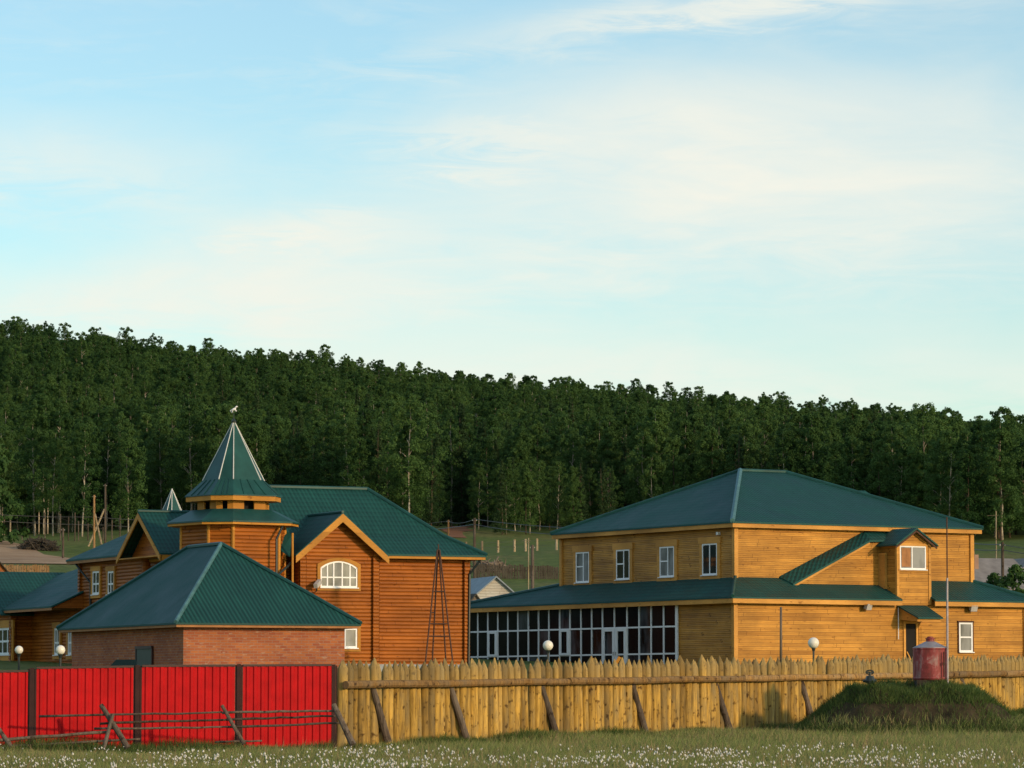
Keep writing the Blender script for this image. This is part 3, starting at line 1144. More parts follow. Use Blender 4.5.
    roof_shell(mb, [[P(2.55, 0.03, 5.82), P(2.74, 0.95, 5.46), P(7.34, 0.95, 7.66), P(7.66, 0.03, 8.14)],
                    [P(7.66, 0.03, 8.14), P(7.34, 0.95, 7.66), P(8.9, 0.95, 7.72), P(8.9, 0.03, 8.14)]], 0.10)
    mb.build('stair_roof', MT['roof'], h)
    mb = MB()
    siding(mb, F.w(0, -0.72, 0), F.R, [(2.75, E + 5.30), (8.13, E + 4.9), (8.13, E + 7.68), (7.34, E + 7.66)])
    siding(mb, F.w(0, -0.30, 0), F.R, [(2.6, E + 5.4), (7.6, E + 5.4), (7.6, E + 7.9), (7.5, E + 7.9)])
    mb.build('stair_wall', MT['pine'], h)
    fb = MB()
    fb.bar(P(2.80, 0.90, 5.36), P(7.34, 0.90, 7.54), 0.03, 0.16, -F.L)
    fb.build('barge_board', MT['pine_trim'], h)
    # bay
    bo = 2.06
    apex, ev = F.z_at(528, 9.1, -bo), F.z_at(541.5, 8.2, -bo)
    zb = F.z_at(604.5, 9, -bo)
    mb = MB()
    siding(mb, F.w(bs0, -bo, 0), F.R, [(0, zb), (1.99, zb), (1.99, ev), (1.0, apex - 0.08), (0, ev)])
    siding(mb, F.w(bs0, -0.5, 0), -F.L, [(0, zb), (bo - 0.5, zb), (bo - 0.5, ev), (0, ev)])
    siding(mb, F.w(bs1, -bo, 0), F.L, [(0, zb), (bo, zb), (bo, ev), (0, ev)])
    mb.face([F.w(bs0, -bo, zb), F.w(bs0, -1.9, zb), F.w(bs1, -1.9, zb), F.w(bs1, -bo, zb)])
    mb.build('bay_wall', MT['pine'], h)
    for s in (bs0 + 0.03, bs1 - 0.03):
        c = MB()
        post_box(c, F, s, -bo + 0.02, zb, ev - 0.02, 0.075)
        c.build('corner_board', MT['pine_trim'], h)
    mb = MB()
    ra, rb = F.w(9.1, -bo - 0.35, apex), F.w(9.1, 0.3, apex)
    dz = (apex - ev) / 1.0
    roof_shell(mb, [[F.w(bs0 - 0.28, -bo - 0.35, ev - 0.28 * dz + .05), ra, rb, F.w(bs0 - 0.28, 0.3, ev - 0.28 * dz + .05)],
                    [ra, F.w(bs1 + 0.28, -bo - 0.35, ev - 0.28 * dz + .05), F.w(bs1 + 0.28, 0.3, ev - 0.28 * dz + .05), rb]])
    mb.build('bay_roof', MT['roof'], h)
    fb = MB()
    for sx in (-1, 1):
        fb.bar(F.w(9.1, -bo - 0.30, apex - 0.16), F.w(9.1 + sx * 1.25, -bo - 0.30, ev - 0.28 * dz - 0.11), 0.04, 0.08, F.L)
    fb.build('barge_board', MT['rust'], h)
    win_front(h, F, -bo, 899, 925, 546, 569.5, vbars=(0.47,), hbars=(), casing=0.10, bar=0.07, pane='curtain')
    mb = MB()
    q0, q1 = F.a_at(901, -bo), F.a_at(910, -bo)
    mb.box(F.w((q0 + q1) / 2, -bo - 0.045, F.z_at(557.5, 9, -bo)), F.R * (q1 - q0) / 2, F.L * 0.004, UP * 0.46)
    mb.box(F.w(q0 + 0.34, -bo - 0.05, F.z_at(557.5, 9, -bo)), F.R * 0.06, F.L * 0.004, UP * 0.46)
    mb.build('room_wall', MT['soffit'], h)
    # tall timber shutter beside the bay
    mb = MB()
    mb.box(F.w(bs0 - 0.09, -1.0, F.z_at(571, 8, -1)), F.R * 0.06, F.L * 0.28, UP * 0.88)
    mb.build('shutter_box', MT['pine_trim'], h)
    # canopy over the side door
    zc = F.z_at(605.3, 9, -2)
    mb = MB()
    roof_shell(mb, [[F.w(8.12, -2.02, zc), F.w(8.25, -3.6, zc - 0.62), F.w(9.75, -3.6, zc - 0.62), F.w(9.9, -2.02, zc)]], 0.07)
    cn = mb.build('canopy', MT['roof'], h)
    mb = MB()
    mb.face([F.w(8.3, -2.03, zc - 0.09), F.w(8.3, -3.45, zc - 0.66), F.w(8.3, -3.45, zc - 0.82), F.w(8.3, -2.03, zc - 0.72)])
    mb.face([F.w(8.3, -3.45, zc - 0.66), F.w(9.7, -3.45, zc - 0.66), F.w(9.7, -3.45, zc - 0.82), F.w(8.3, -3.45, zc - 0.82)])
    mb.face([F.w(9.7, -2.03, zc - 0.09), F.w(9.7, -3.45, zc - 0.66), F.w(9.7, -3.45, zc - 0.82), F.w(9.7, -2.03, zc - 0.72)])
    mb.face([F.w(8.3, -2.03, zc - 0.72), F.w(8.3, -3.45, zc - 0.82), F.w(9.7, -3.45, zc - 0.82), F.w(9.7, -2.03, zc - 0.72)])
    mb.build('canopy_box', MT['pine_trim'], cn)
    # side door: dark opening, trim and an open door leaf
    b = -2.035
    a0, a1, a2 = F.a_at(904.5, b), F.a_at(915, b), F.a_at(929, b)
    zt, zf = F.z_at(623.5, a0, b), E + 1.0
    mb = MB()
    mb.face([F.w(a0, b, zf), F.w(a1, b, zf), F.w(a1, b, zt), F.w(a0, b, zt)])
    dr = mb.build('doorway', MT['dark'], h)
    mb = MB()
    for s in (a0 - 0.06, a1 + 0.06):
        mb.box(F.w(s, b - 0.01, (zt + zf) / 2), F.R * 0.06, F.L * 0.04, UP * (zt - zf) / 2)
    mb.box(F.w((a0 + a1) / 2, b - 0.015, zt + 0.06), F.R * ((a1 - a0) / 2 + 0.12), F.L * 0.045, UP * 0.06)
    mb.build('door_frame', MT['pine_trim'], dr)
    mb = MB()
    mb.bar(F.w(a0 + 0.05, b - 0.05, zf + 1.2), F.w(a1 - 0.03, b - 0.05, zf + 0.25), 0.05, 0.05, F.L)
    mb.bar(F.w(a0 + 0.05, b - 0.09, zf + 0.75), F.w(a1 - 0.03, b - 0.09, zf + 0.8), 0.05, 0.05, F.L)
    mb.build('railing', MT['pine_trim'], dr)
    mb = MB()
    mb.box(F.w((a1 + a2) / 2 + 0.08, b - 0.03, (zt + zf) / 2), F.R * ((a2 - a1) / 2 - 0.08), F.L * 0.02, UP * (zt - zf) / 2)
    mb.box(F.w((a1 + a2) / 2 + 0.08, b - 0.06, zt - 0.55), F.R * ((a2 - a1) / 2 - 0.2), F.L * 0.012, UP * 0.38)
    mb.box(F.w((a1 + a2) / 2 + 0.08, b - 0.06, zf + 0.5), F.R * ((a2 - a1) / 2 - 0.2), F.L * 0.012, UP * 0.4)
    lf = mb.build('door', MT['pine'], h)
    mb = MB()
    mb.tube([F.w(a1 + 0.2, b - 0.08, zf + 1.05), F.w(a1 + 0.32, b - 0.08, zf + 1.05)], 0.02, 6)
    mb.build('handle', MT['lampgrey'], lf)
    # ground floor window at right
    win_front(h, F, LB0 - 0.005, 957.5, 971, 622.5, 652, vbars=(), hbars=(0.5,), casing=0.06, bar=0.085, pane='curtain', cmat='rust')
    # floodlights
    for px_, py_, tilt in ((863.5, 606.5, 0.3), (968.5, 608, 0.0)):
        aa = F.a_at(px_, LB0)
        p = F.w(aa, LB0 - 0.32, F.z_at(py_, aa, LB0))
        mb = MB()
        dvec = (-F.L - UP * 0.35 + F.R * tilt).normalized()
        sv = dvec.cross(UP).normalized()
        uv = sv.cross(dvec)
        mb.box(p, sv * 0.17, dvec * 0.09, uv * 0.13)
        mb.box(p + dvec * 0.10, sv * 0.19, dvec * 0.015, uv * 0.15)
        fl = mb.build('floodlight', MT['lampgrey'], h)
        mb = MB()
        mb.tube([p - dvec * 0.05, F.w(aa, LB0, p.z - 0.05)], 0.02, 6)
        mb.build('bracket', MT['pipe'], fl)
    # thin downpipe left of the door
    mb = MB()
    aa = F.a_at(897.5, -2.1)
    mb.tube([F.w(aa, -2.12, E + 4.4), F.w(aa, -2.12, E + 2.8)], 0.022, 6)
    mb.build('downpipe', MT['white'], h)


build_yellow_house()


# ------------------------------------------------------------------ brick outbuilding
def build_brick_house():
    F = Frame(184, 128.0, 0.908, 0.419)
    E = EYE
    h = thing('brick_garage', F.w(2.8, 5.7, 0.7), 'low red brick outbuilding with green corrugated hipped roof behind the red fence', 'outbuilding')
    A, B = F.a_at(345, 0), F.b_at(73, 0)
    ze = zrow(623, 128)
    mb = MB()
    for (p, q) in (((0, 0), (A, 0)), ((A, 0), (A, B)), ((A, B), (0, B)), ((0, B), (0, 0))):
        P, Q = F.w(*p, 0), F.w(*q, 0)
        l = (Q - P).length
        z0, z1 = 0.3, ze + 0.05
        mb.face([P + UP * z0, Q + UP * z0, Q + UP * z1, P + UP * z1], [(0, z0), (l, z0), (l, z1), (0, z1)])
    mb.build('wall', MT['brick'], h)
    o = 0.42
    e = [F.w(-o, -o, ze), F.w(A + o, -o, ze), F.w(A + o, B + o, ze), F.w(-o, B + o, ze)]
    r0, r1 = F.w(A / 2, 4.15, zrow(544.5, 133)), F.w(A / 2, 7.4, zrow(545.5, 136))
    r1.z = r0.z
    mb = MB()
    roof_shell(mb, [[e[0], e[1], r0], [e[1], e[2], r1, r0], [e[2], e[3], r1], [e[3], e[0], r0, r1]], 0.06)
    rf = mb.build('roof', MT['roof_wave'], h)
    ridge_cap(rf, [(e[0], r0)], 'cap', 0.07)
    ridge_cap(rf, [(r0, r1), (e[1], r0), (e[3], r1)], 'roof_flat', 0.07)
    mb = MB()
    fascia_ring(mb, F, -o + 0.04, A + o - 0.04, -o + 0.04, B + o - 0.04, ze - 0.14, ze - 0.05)
    mb.build('fascia', MT['soffit'], h)
    mb = MB()
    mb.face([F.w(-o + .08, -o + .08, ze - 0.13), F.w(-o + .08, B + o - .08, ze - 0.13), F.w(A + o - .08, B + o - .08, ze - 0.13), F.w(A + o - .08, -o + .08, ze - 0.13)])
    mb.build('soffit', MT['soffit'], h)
    b0, b1 = F.b_at(153, -0.03), F.b_at(138, -0.03)
    zt = F.z_at(649, 0, (b0 + b1) / 2)
    mb = MB()
    mb.box(F.w(-0.03, (b0 + b1) / 2, (zt + 0.6) / 2), F.R * 0.03, F.L * (b1 - b0) / 2, UP * (zt - 0.6) / 2)
    d = mb.build('door', MT['pipe'], h)
    mb = MB()
    mb.box(F.w(-0.06, (b0 + b1) / 2, zt + 0.05), F.R * 0.035, F.L * ((b1 - b0) / 2 + 0.08), UP * 0.05)
    for b in (b0 - 0.04, b1 + 0.04):
        mb.box(F.w(-0.05, b, (zt + 0.6) / 2), F.R * 0.03, F.L * 0.04, UP * (zt - 0.6) / 2)
    mb.build('frame', MT['brownsteel'], d)


build_brick_house()


# ------------------------------------------------------------------ log house with towers
def octagon(c, r, z, rot):
    ang = [math.radians(d) for d in (0, 62, 90, 152, 180, 242, 270, 332)]
    return [Vector((c[0] + r * math.sin(rot + a), c[1] - r * math.cos(rot + a), z)) for a in ang]


def build_tower(h, cx, cy, zb, zt, zs, ze, zk, za, r, rs, rl, re, rk, finial):
    """Octagonal log tower: wall, skirt roof, open lantern, kicked spire with pale ribs."""
    rot = math.radians(4.0)
    mb = MB()
    o = octagon((cx, cy), r, 0, rot)
    for k in range(8):
        P, Q = o[k], o[(k + 1) % 8]
        d = Q - P
        siding(mb, P, d.normalized(), [(0, zb), (d.length, zb), (d.length, zt), (0, zt)], course=0.17, lap=0.03, style='round')
    mb.build('tower_wall', MT['log'], h)
    c = MB()
    for p in o:
        c.tube([Vector((p.x, p.y, zb)), Vector((p.x, p.y, zt))], 0.085, 8)
    c.build('corner_trim', MT['log_trim'], h)
    mb = MB()
    A, B = octagon((cx, cy), rs, zt, rot), octagon((cx, cy), rl + 0.25, zs, rot)
    roof_shell(mb, [[A[k], A[(k + 1) % 8], B[(k + 1) % 8], B[k]] for k in range(8)], 0.07)
    sk = mb.build('tower_skirt_roof', MT['roof_flat'], h)
    mb = MB()
    ring(mb, octagon((cx, cy), rs - 0.06, 0, rot), octagon((cx, cy), r - 0.02, 0, rot), zt - 0.17, zt - 0.05)
    mb.build('tower_fascia', MT['log_trim'], h)
    # lantern: wood round the corners, dark gaps between
    P = octagon((cx, cy), rl, 0, rot)
    for k in range(8):
        mb = MB()
        q0, q1, q2 = P[k].lerp(P[k - 1], 0.34), P[k], P[k].lerp(P[(k + 1) % 8], 0.34)
        ins = [q + (Vector((cx, cy, 0)) - q) * 0.05 for q in (q0, q1, q2)]
        z0, z1 = zs - 0.12, ze + 0.12
        V = lambda p, z: Vector((p.x, p.y, z))
        for a, b, c, d in ((q0, q1, ins[0], ins[1]), (q1, q2, ins[1], ins[2])):
            mb.face([V(a, z0), V(b, z0), V(b, z1), V(a, z1)])
            mb.face([V(d, z0), V(c, z0), V(c, z1), V(d, z1)])
        mb.face([V(ins[0], z0), V(q0, z0), V(q0, z1), V(ins[0], z1)])
        mb.face([V(q2, z0), V(ins[2], z0), V(ins[2], z1), V(q2, z1)])
        mb.build('lantern_panel', MT['log_trim'], h)
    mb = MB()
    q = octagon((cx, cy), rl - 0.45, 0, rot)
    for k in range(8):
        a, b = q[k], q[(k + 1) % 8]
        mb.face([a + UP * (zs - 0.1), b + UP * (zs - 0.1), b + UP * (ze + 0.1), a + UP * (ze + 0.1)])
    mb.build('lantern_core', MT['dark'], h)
    mb = MB()
    E0, E1, ap = octagon((cx, cy), re, ze, rot), octagon((cx, cy), rk, zk, rot), Vector((cx, cy, za))
    polys = []
    for k in range(8):
        polys.append([E0[k], E0[(k + 1) % 8], E1[(k + 1) % 8], E1[k]])
        polys.append([E1[k], E1[(k + 1) % 8], ap.copy()])
    roof_shell(mb, polys, 0.05)
    # standing seams on the kicked foot of the spire
    for k in range(8):
        for t in (0.25, 0.5, 0.75):
            mb.tube([E0[k].lerp(E0[(k + 1) % 8], t) + UP * 0.02, E1[k].lerp(E1[(k + 1) % 8], t) + UP * 0.02], 0.022, 5)
    sp = mb.build('spire', MT['roof_flat'], h)
    mb = MB()
    for k in range(8):
        mb.tube([E1[k] + UP * 0.01, ap + UP * 0.02], [0.028, 0.02], 6)
    mb.build('rib', MT['rib'], sp)
    mb = MB()
    ring(mb, octagon((cx, cy), re - 0.05, 0, rot), octagon((cx, cy), rl - 0.1, 0, rot), ze - 0.26, ze - 0.04)
    mb.build('spire_fascia', MT['log_trim'], h)
    if finial:
        mb = MB()
        mb.lathe((cx, cy, za - 0.10), [(0.10, 0.0), (0.11, 0.08), (0.05, 0.16), (0.018, 0.2), (0.018, 0.42)], 10)
        fn = mb.build('finial', MT['pipe'], h)
        mb = MB()
        b = Vector((cx, cy, za + 0.46))
        V = lambda x, z, y=0: b + Vector((x, y, z)) * 0.62
        mb.tube([V(-0.16, 0.02), V(-0.04, 0.06), V(0.08, 0.12), V(0.13, 0.15)], [0.040, 0.056, 0.059, 0.040], 8)
        mb.tube([V(0.10, 0.14), V(0.16, 0.26), V(0.20, 0.30)], [0.040, 0.030, 0.030], 8)
        mb.tube([V(0.18, 0.31), V(0.28, 0.26)], [0.033, 0.017], 8)
        for x, y, dx, dz in ((-0.14, 0.03, -0.03, -0.24), (-0.12, -0.03, 0.05, -0.24), (0.10, 0.03, 0.12, -0.10), (0.10, -0.03, 0.08, -0.15)):
            mb.tube([V(x, 0.05, y), V(x + dx * 0.5, 0.05 + dz * 0.5, y), V(x + dx, 0.05 + dz, y)], [0.023, 0.017, 0.012], 6)
        mb.tube([V(-0.15, 0.05), V(-0.24, 0.0), V(-0.26, -0.12)], [0.020, 0.020, 0.007], 6)
        mb.build('horse_figure', MT['white'], fn, smooth=True)


def log_corner(h, F, a, b, z0, z1, half=0.14):
    mb = MB()
    c = [F.w(a - half, b - half, 0), F.w(a + half, b - half, 0), F.w(a + half, b + half, 0), F.w(a - half, b + half, 0)]
    for k in range(4):
        P, Q = c[k], c[(k + 1) % 4]
        d = Q - P
        siding(mb, P, d.normalized(), [(0, z0), (d.length, z0), (d.length, z1), (0, z1)], course=0.17, lap=0.03, style='round')
    mb.build('log_corner', MT['log'], h)


def build_log_house():
    F = Frame(375, 178.0, 0.908, 0.419)
    E = EYE
    h = thing('log_house', F.w(-2, 6, 3.1), 'stained log house with octagonal spired tower, gables and green tiled roofs', 'house')
    kw = dict(course=0.17, lap=0.032, style='round')
    zb = E + 1.2
    ze = E + 6.55
    GA = F.a_at(302, 0)              # left end of the gable front (negative)
    MA1 = F.a_at(466, 1.5)
    MA0 = -6.6
    # main block and back wing
    mb = MB()
    rect_walls(mb, F, MA0, MA1, 1.5, 9.6, zb, ze, **kw)
    mb.build('wall', MT['log'], h)
    mb = MB()
    rect_walls(mb, F, MA0 - 0.08, MA1 + 0.08, 1.42, 9.7, E - 0.5, zb + 0.30, course=9, lap=0)
    rect_walls(mb, F, GA - 0.08, 0.08, -0.08, 1.38, E - 0.5, zb + 0.30, course=9, lap=0)
    mb.build('plinth', MT['concrete'], h)
    # main roof with kicked eaves
    ea0, ea1, eb0, eb1 = MA0 - 0.7, MA1 + 0.75, 0.8, 10.3
    rm = (eb0 + eb1) / 2
    ra1 = F.a_at(367, rm)
    ra0 = F.a_at(232, rm)
    zr = F.z_at(489.5, ra1, rm)
    zk = zr - 0.716 * (zr - ze)
    t = 0.65
    bk0, bk1 = rm + (eb0 - rm) * t, rm + (eb1 - rm) * t
    ak1 = ra1 + (ea1 - ra1) * t
    ak0 = ra0 + (ea0 - ra0) * t
    W = F.w
    polys = [
        [W(ea0, eb0, ze), W(ea1, eb0, ze), W(ak1, bk0, zk), W(ak0, bk0, zk)],
        [W(ak0, bk0, zk), W(ak1, bk0, zk), W(ra1, rm, zr), W(ra0, rm, zr)],
        [W(ea0, eb1, ze), W(ea0, eb0, ze), W(ak0, bk0, zk), W(ak0, bk1, zk)],
        [W(ak0, bk1, zk), W(ak0, bk0, zk), W(ra0, rm, zr)],
        [W(ea1, eb0, ze), W(ea1, eb1, ze), W(ak1, bk1, zk), W(ak1, bk0, zk)],
        [W(ak1, bk0, zk), W(ak1, bk1, zk), W(ra1, rm, zr)],
        [W(ea1, eb1, ze), W(ea0, eb1, ze), W(ak0, bk1, zk), W(ak1, bk1, zk)],
        [W(ak1, bk1, zk), W(ak0, bk1, zk), W(ra0, rm, zr), W(ra1, rm, zr)]]
    mb = MB()
    roof_shell(mb, polys)
    rf = mb.build('roof', MT['roof'], h)
    ridge_cap(rf, [(W(ra0, rm, zr), W(ra1, rm, zr)), (W(ra1, rm, zr), W(ak1, bk0, zk)), (W(ak1, bk0, zk), W(ea1, eb0, ze))], 'roof_flat', 0.09)
    mb = MB()
    fascia_ring(mb, F, ea0 + .05, ea1 - .05, eb0 + .05, eb1 - .05, ze - 0.20, ze - 0.05)
    mb.build('fascia', MT['log_trim'], h)
    mb = MB()
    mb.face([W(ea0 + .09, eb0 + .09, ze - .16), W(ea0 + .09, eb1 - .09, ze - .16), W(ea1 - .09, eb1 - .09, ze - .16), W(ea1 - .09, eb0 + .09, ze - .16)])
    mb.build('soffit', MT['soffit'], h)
    log_corner(h, F, MA1, 1.5, zb, ze - 0.2)
    # front gable
    ga, gm = GA, GA / 2
    pk = F.z_at(512.5, gm, -0.5)
    hw = 2.28
    gev = F.z_at(553.5, gm - hw, -0.5) - 0.05
    sl = (pk - gev) / hw
    mb = MB()
    wl = -GA
    zc = pk - 0.15 - sl * wl / 2
    siding(mb, W(GA, 0, 0), F.R, [(0, zb), (wl, zb), (wl, zc), (wl / 2, pk - 0.15), (0, zc)], **kw)
    siding(mb, W(0, 0, 0), F.L, [(0, zb), (1.6, zb), (1.6, zc), (0, zc)], **kw)
    siding(mb, W(GA, 1.6, 0), -F.L, [(0, zb), (1.6, zb), (1.6, zc), (0, zc)], **kw)
    mb.build('gable_wall', MT['log'], h)
    log_corner(h, F, 0, 0, zb, zc - 0.05)
    log_corner(h, F, GA, 0, zb, zc - 0.05)
    mb = MB()
    roof_shell(mb, [[W(gm - hw, -0.5, gev), W(gm, -0.5, pk), W(gm, 4.4, pk), W(gm - hw, 4.4, gev)],
                    [W(gm, -0.5, pk), W(gm + hw, -0.5, gev), W(gm + hw, 4.4, gev), W(gm, 4.4, pk)]])
    gr = mb.build('gable_roof', MT['roof'], h)
    ridge_cap(gr, [(W(gm, -0.5, pk), W(gm, 4.2, pk))], 'roof_flat', 0.07)
    mb = MB()
    nd = 1 / math.sqrt(1 + sl * sl)
    for sx in (-1, 1):
        p0, p1 = W(gm, -0.52, pk - 0.05), W(gm + sx * hw, -0.52, gev - 0.05)
        dn = UP * -0.38
        mb.face([p0, p1, p1 + dn * 0.85, p0 + dn])
        k = F.L * 0.06
        mb.face([p0 + k, p1 + k, p1 + dn * 0.85 + k, p0 + dn + k])
        mb.face([p0 + dn, p1 + dn * 0.85, p1 + dn * 0.85 + k, p0 + dn + k])
        mb.face([p1, p1 + dn * 0.85, p1 + dn * 0.85 + k, p1 + k])
    mb.build('barge_board', MT['log_trim'], h)
    # arched window and the one under it
    win_front(h, F, -0.005, 320, 357, 561, 587.5, vbars=(0.19, 0.36, 0.59, 0.80), hbars=(0.38,), casing=0.15, cmat='log_trim', arch=0.30, bar=0.07, pane='curtain', proud=0.09)
    win_front(h, F, -0.005, 342, 357, 625, 648, vbars=(0.2,), hbars=(0.82,), casing=0.16, cmat='log_trim', bar=0.08, pane='curtain', proud=0.09)
    # floodlight by the arched window
    p = W(F.a_at(317.5, -0.4), -0.45, F.z_at(584, -3, 0))
    mb = MB()
    dv = (F.R * -0.55 - UP * 0.35 - F.L * 0.6).normalized()
    sv = dv.cross(UP).normalized()
    mb.box(p, sv * 0.09, dv * 0.30, sv.cross(dv) * 0.10)
    fl = mb.build('floodlight', MT['lampgrey'], h)
    mb = MB()
    mb.tube([p, p + UP * -0.35 + F.L * 0.2, p + UP * -0.38 + F.L * 0.46], 0.025, 6)
    mb.build('bracket', MT['pipe'], fl)
    # downpipes
    def pipe(pts, mat='pipe', r=0.055):
        m = MB()
        m.tube(pts, r, 8)
        m.build('downpipe', MT[mat], h)
    zq = F.z_at(558, MA1, 1)
    pipe([W(MA1 + 0.55, 0.95, zq), W(MA1 + 0.1, 1.3, zq - 0.75), W(MA1 + 0.05, 1.3, zb)])
    tx, ty = xcol(233, 176.8, 560), 176.8
    pipe([pt(283.5, 524, 175.6), pt(276.5, 539, 175.2), pt(276.5, 575, 175.2), pt(276.5, 640, 175.2)])
    pipe([pt(276.5, 576, 175.2), pt(288, 566, 175.8), pt(291, 562, 176.5)])
    pipe([pt(292.5, 533, 175.7), pt(292.5, 600, 175.7)], 'log_trim', 0.05)
    # valley sheet between tower and gable
    mb = MB()
    roof_shell(mb, [[pt(281, 527, 177.3), pt(292, 535, 176.9), pt(290, 556, 175.9), pt(281, 550, 176.0)]], 0.05)
    mb.build('valley_sheet', MT['roof_flat'], h)
    # tower
    Yt = 176.8
    Z = lambda py: zrow(py, Yt)
    build_tower(h, tx, ty, zb, Z(523), Z(510.5), Z(496.5), Z(481), Z(420.5), 2.33, 3.02, 1.62, 2.20, 1.40, True)
    # back wing along the shaded side
    WB0, WB1 = 9.0, F.b_at(82, MA0)
    wez = E + 6.85
    mb = MB()
    rect_walls(mb, F, MA0 - 0.02, -0.5, WB0, WB1, zb, wez, **kw)
    mb.build('wing_wall', MT['log'], h)
    log_corner(h, F, MA0, WB1, zb, wez - 0.2)
    mb = MB()
    wa0, wa1, wb1 = MA0 - 0.55, 0.05, WB1 + 0.9
    wr = (wa0 + wa1) / 2
    wz = wez + 1.9
    roof_shell(mb, [[W(wa0, 7.0, wez), W(wr, 7.0, wz), W(wr, wb1 - 3.4, wz), W(wa0, wb1, wez)],
                    [W(wr, 7.0, wz), W(wa1, 7.0, wez), W(wa1, wb1, wez), W(wr, wb1 - 3.4, wz)],
                    [W(wa0, wb1, wez), W(wr, wb1 - 3.4, wz), W(wa1, wb1, wez)]])
    mb.build('wing_roof', MT['roof'], h)
    mb = MB()
    A, B = W(wa0 + 0.05, 7.2, wez - 0.14), W(wa0 + 0.05, wb1 - 0.05, wez - 0.14)
    mb.box((A + B) / 2, (B - A) / 2, F.R * 0.02, UP * 0.08)
    A, B = W(wa0 + 0.075, wb1 - 0.05, wez - 0.14), W(wa1 - 0.05, wb1 - 0.05, wez - 0.14)
    mb.box((A + B) / 2, (B - A) / 2, F.L * 0.02, UP * 0.08)
    mb.build('wing_fascia', MT['soffit'], h)
    mb = MB()
    mb.face([W(wa0 + .08, 7.2, wez - .1), W(wa0 + .08, wb1 - .1, wez - .1), W(wa1 - .1, wb1 - .1, wez - .1), W(wa1 - .1, 7.2, wez - .1)])
    mb.build('wing_soffit', MT['soffit'], h)
    # cross gable of the wing, deep eave over a plank tympanum
    ax = MA0 - 1.5
    g0, g1 = F.b_at(160, ax), F.b_at(116.5, ax)
    gc, gh = (g0 + g1) / 2, (g1 - g0) / 2
    gpk = F.z_at(511.5, ax, gc)
    gez = F.z_at(555, ax, gc)
    gs = (gpk - gez) / gh
    mb = MB()
    siding(mb, W(MA0 - 0.85, g1 - 0.35, 0), -F.L, [(0, gez - 0.05), (2 * gh - 0.7, gez - 0.05), (gh - 0.35, gpk - 0.22)], course=0.16, lap=0.02, style='lap')
    mb.build('tympanum', MT['log'], h)
    mb = MB()
    roof_shell(mb, [[W(ax, g0, gez), W(ax, gc, gpk), W(wr, gc, gpk), W(wr, g0, gez)],
                    [W(ax, gc, gpk), W(ax, g1, gez), W(wr, g1, gez), W(wr, gc, gpk)]])
    cr = mb.build('cross_gable_roof', MT['roof'], h)
    ridge_cap(cr, [(W(ax, gc, gpk), W(wr, gc, gpk))], 'roof_flat', 0.07)
    mb = MB()
    for s, bb in ((1, g0), (-1, g1)):
        p0, p1 = W(ax - 0.02, gc, gpk - 0.06), W(ax - 0.02, bb, gez - 0.06)
        dn = UP * -0.30
        k = F.R * 0.06
        mb.face([p0, p1, p1 + dn, p0 + dn])
        mb.face([p0 + k, p1 + k, p1 + dn + k, p0 + dn + k])
        mb.face([p0 + dn, p1 + dn, p1 + dn + k, p0 + dn + k])
        mb.face([p1, p1 + dn, p1 + dn + k, p1 + k])
    mb.build('barge_board', MT['log_trim'], h)
    mb = MB()
    A, B = W(ax + 0.1, g0 + 0.04, gez - 0.16), W(MA0, g0 + 0.04, gez - 0.16)
    mb.box((A + B) / 2, (B - A) / 2, F.L * 0.02, UP * 0.16)
    mb.box(W((ax + MA0) / 2 - 0.2, gc, gez - 0.12), F.R * 0.55, F.L * (gh - 0.2), UP * 0.03)
    mb.build('eave_board', MT['log_trim'], h)
    c = MB()
    c.tube([W(ax + 0.9, g1 - 1.7, zb), W(ax + 0.9, g1 - 1.7, gez - 0.15)], 0.22, 10)
    c.build('column', MT['log'], h)
    for (x0, x1) in ((94, 101), (109.3, 115.3)):
        win_side(h, F, MA0 - 0.03, x0, x1, 571, 594.5, vbars=(0.5,), hbars=(0.45,), casing=0.18, cmat='log_trim', bar=0.10, pane='glass', proud=0.09)
    pipe([W(wa0 + 0.1, wb1 - 1.2, wez - 0.2), W(MA0 - 0.1, wb1 - 2.6, wez - 1.2), W(MA0 - 0.1, wb1 - 2.6, zb)])
    # low wing further back
    DB0, DB1 = WB1 - 0.2, 40.0
    dz = F.z_at(607.5, MA0 - 1.5, 25)
    mb = MB()
    rect_walls(mb, F, MA0 - 0.12, -0.6, DB0, DB1, zb - 0.2, dz + 0.1, **kw)
    mb.build('low_wing_wall', MT['log'], h)
    da, dr_, drz = MA0 - 1.75, -3.2, 0
    drz = F.z_at(562.5, dr_, 26)
    mb = MB()
    roof_shell(mb, [[W(da, DB0 - 0.3, dz), W(dr_, DB0 - 0.3, drz), W(dr_, 31.5, drz), W(da, DB1 + 0.5, dz)],
                    [W(dr_, DB0 - 0.3, drz), W(-0.2, DB0 - 0.3, dz + 0.3), W(-0.2, DB1 + 0.5, dz + 0.3), W(dr_, 31.5, drz)],
                    [W(da, DB1 + 0.5, dz), W(dr_, 31.5, drz), W(-0.2, DB1 + 0.5, dz + 0.3)]])
    mb.build('low_wing_roof', MT['roof'], h)
    mb = MB()
    sl = (drz - dz) / (dr_ - da)
    siding(mb, W(da + 0.1, DB0 - 0.15, 0), F.R, [(0, dz - 0.08), (MA0 - da, dz - 0.08), (MA0 - da, dz - 0.1 + sl * (MA0 - da)), (0.05, dz - 0.05)], course=0.16, lap=0.02)
    mb.build('low_gable_wall', MT['log'], h)
    mb = MB()
    A, B = W(da + 0.04, DB0 - 0.28, dz - 0.13), W(da + 0.04, DB1 + 0.4, dz - 0.13)
    mb.box((A + B) / 2, (B - A) / 2, F.R * 0.02, UP * 0.07)
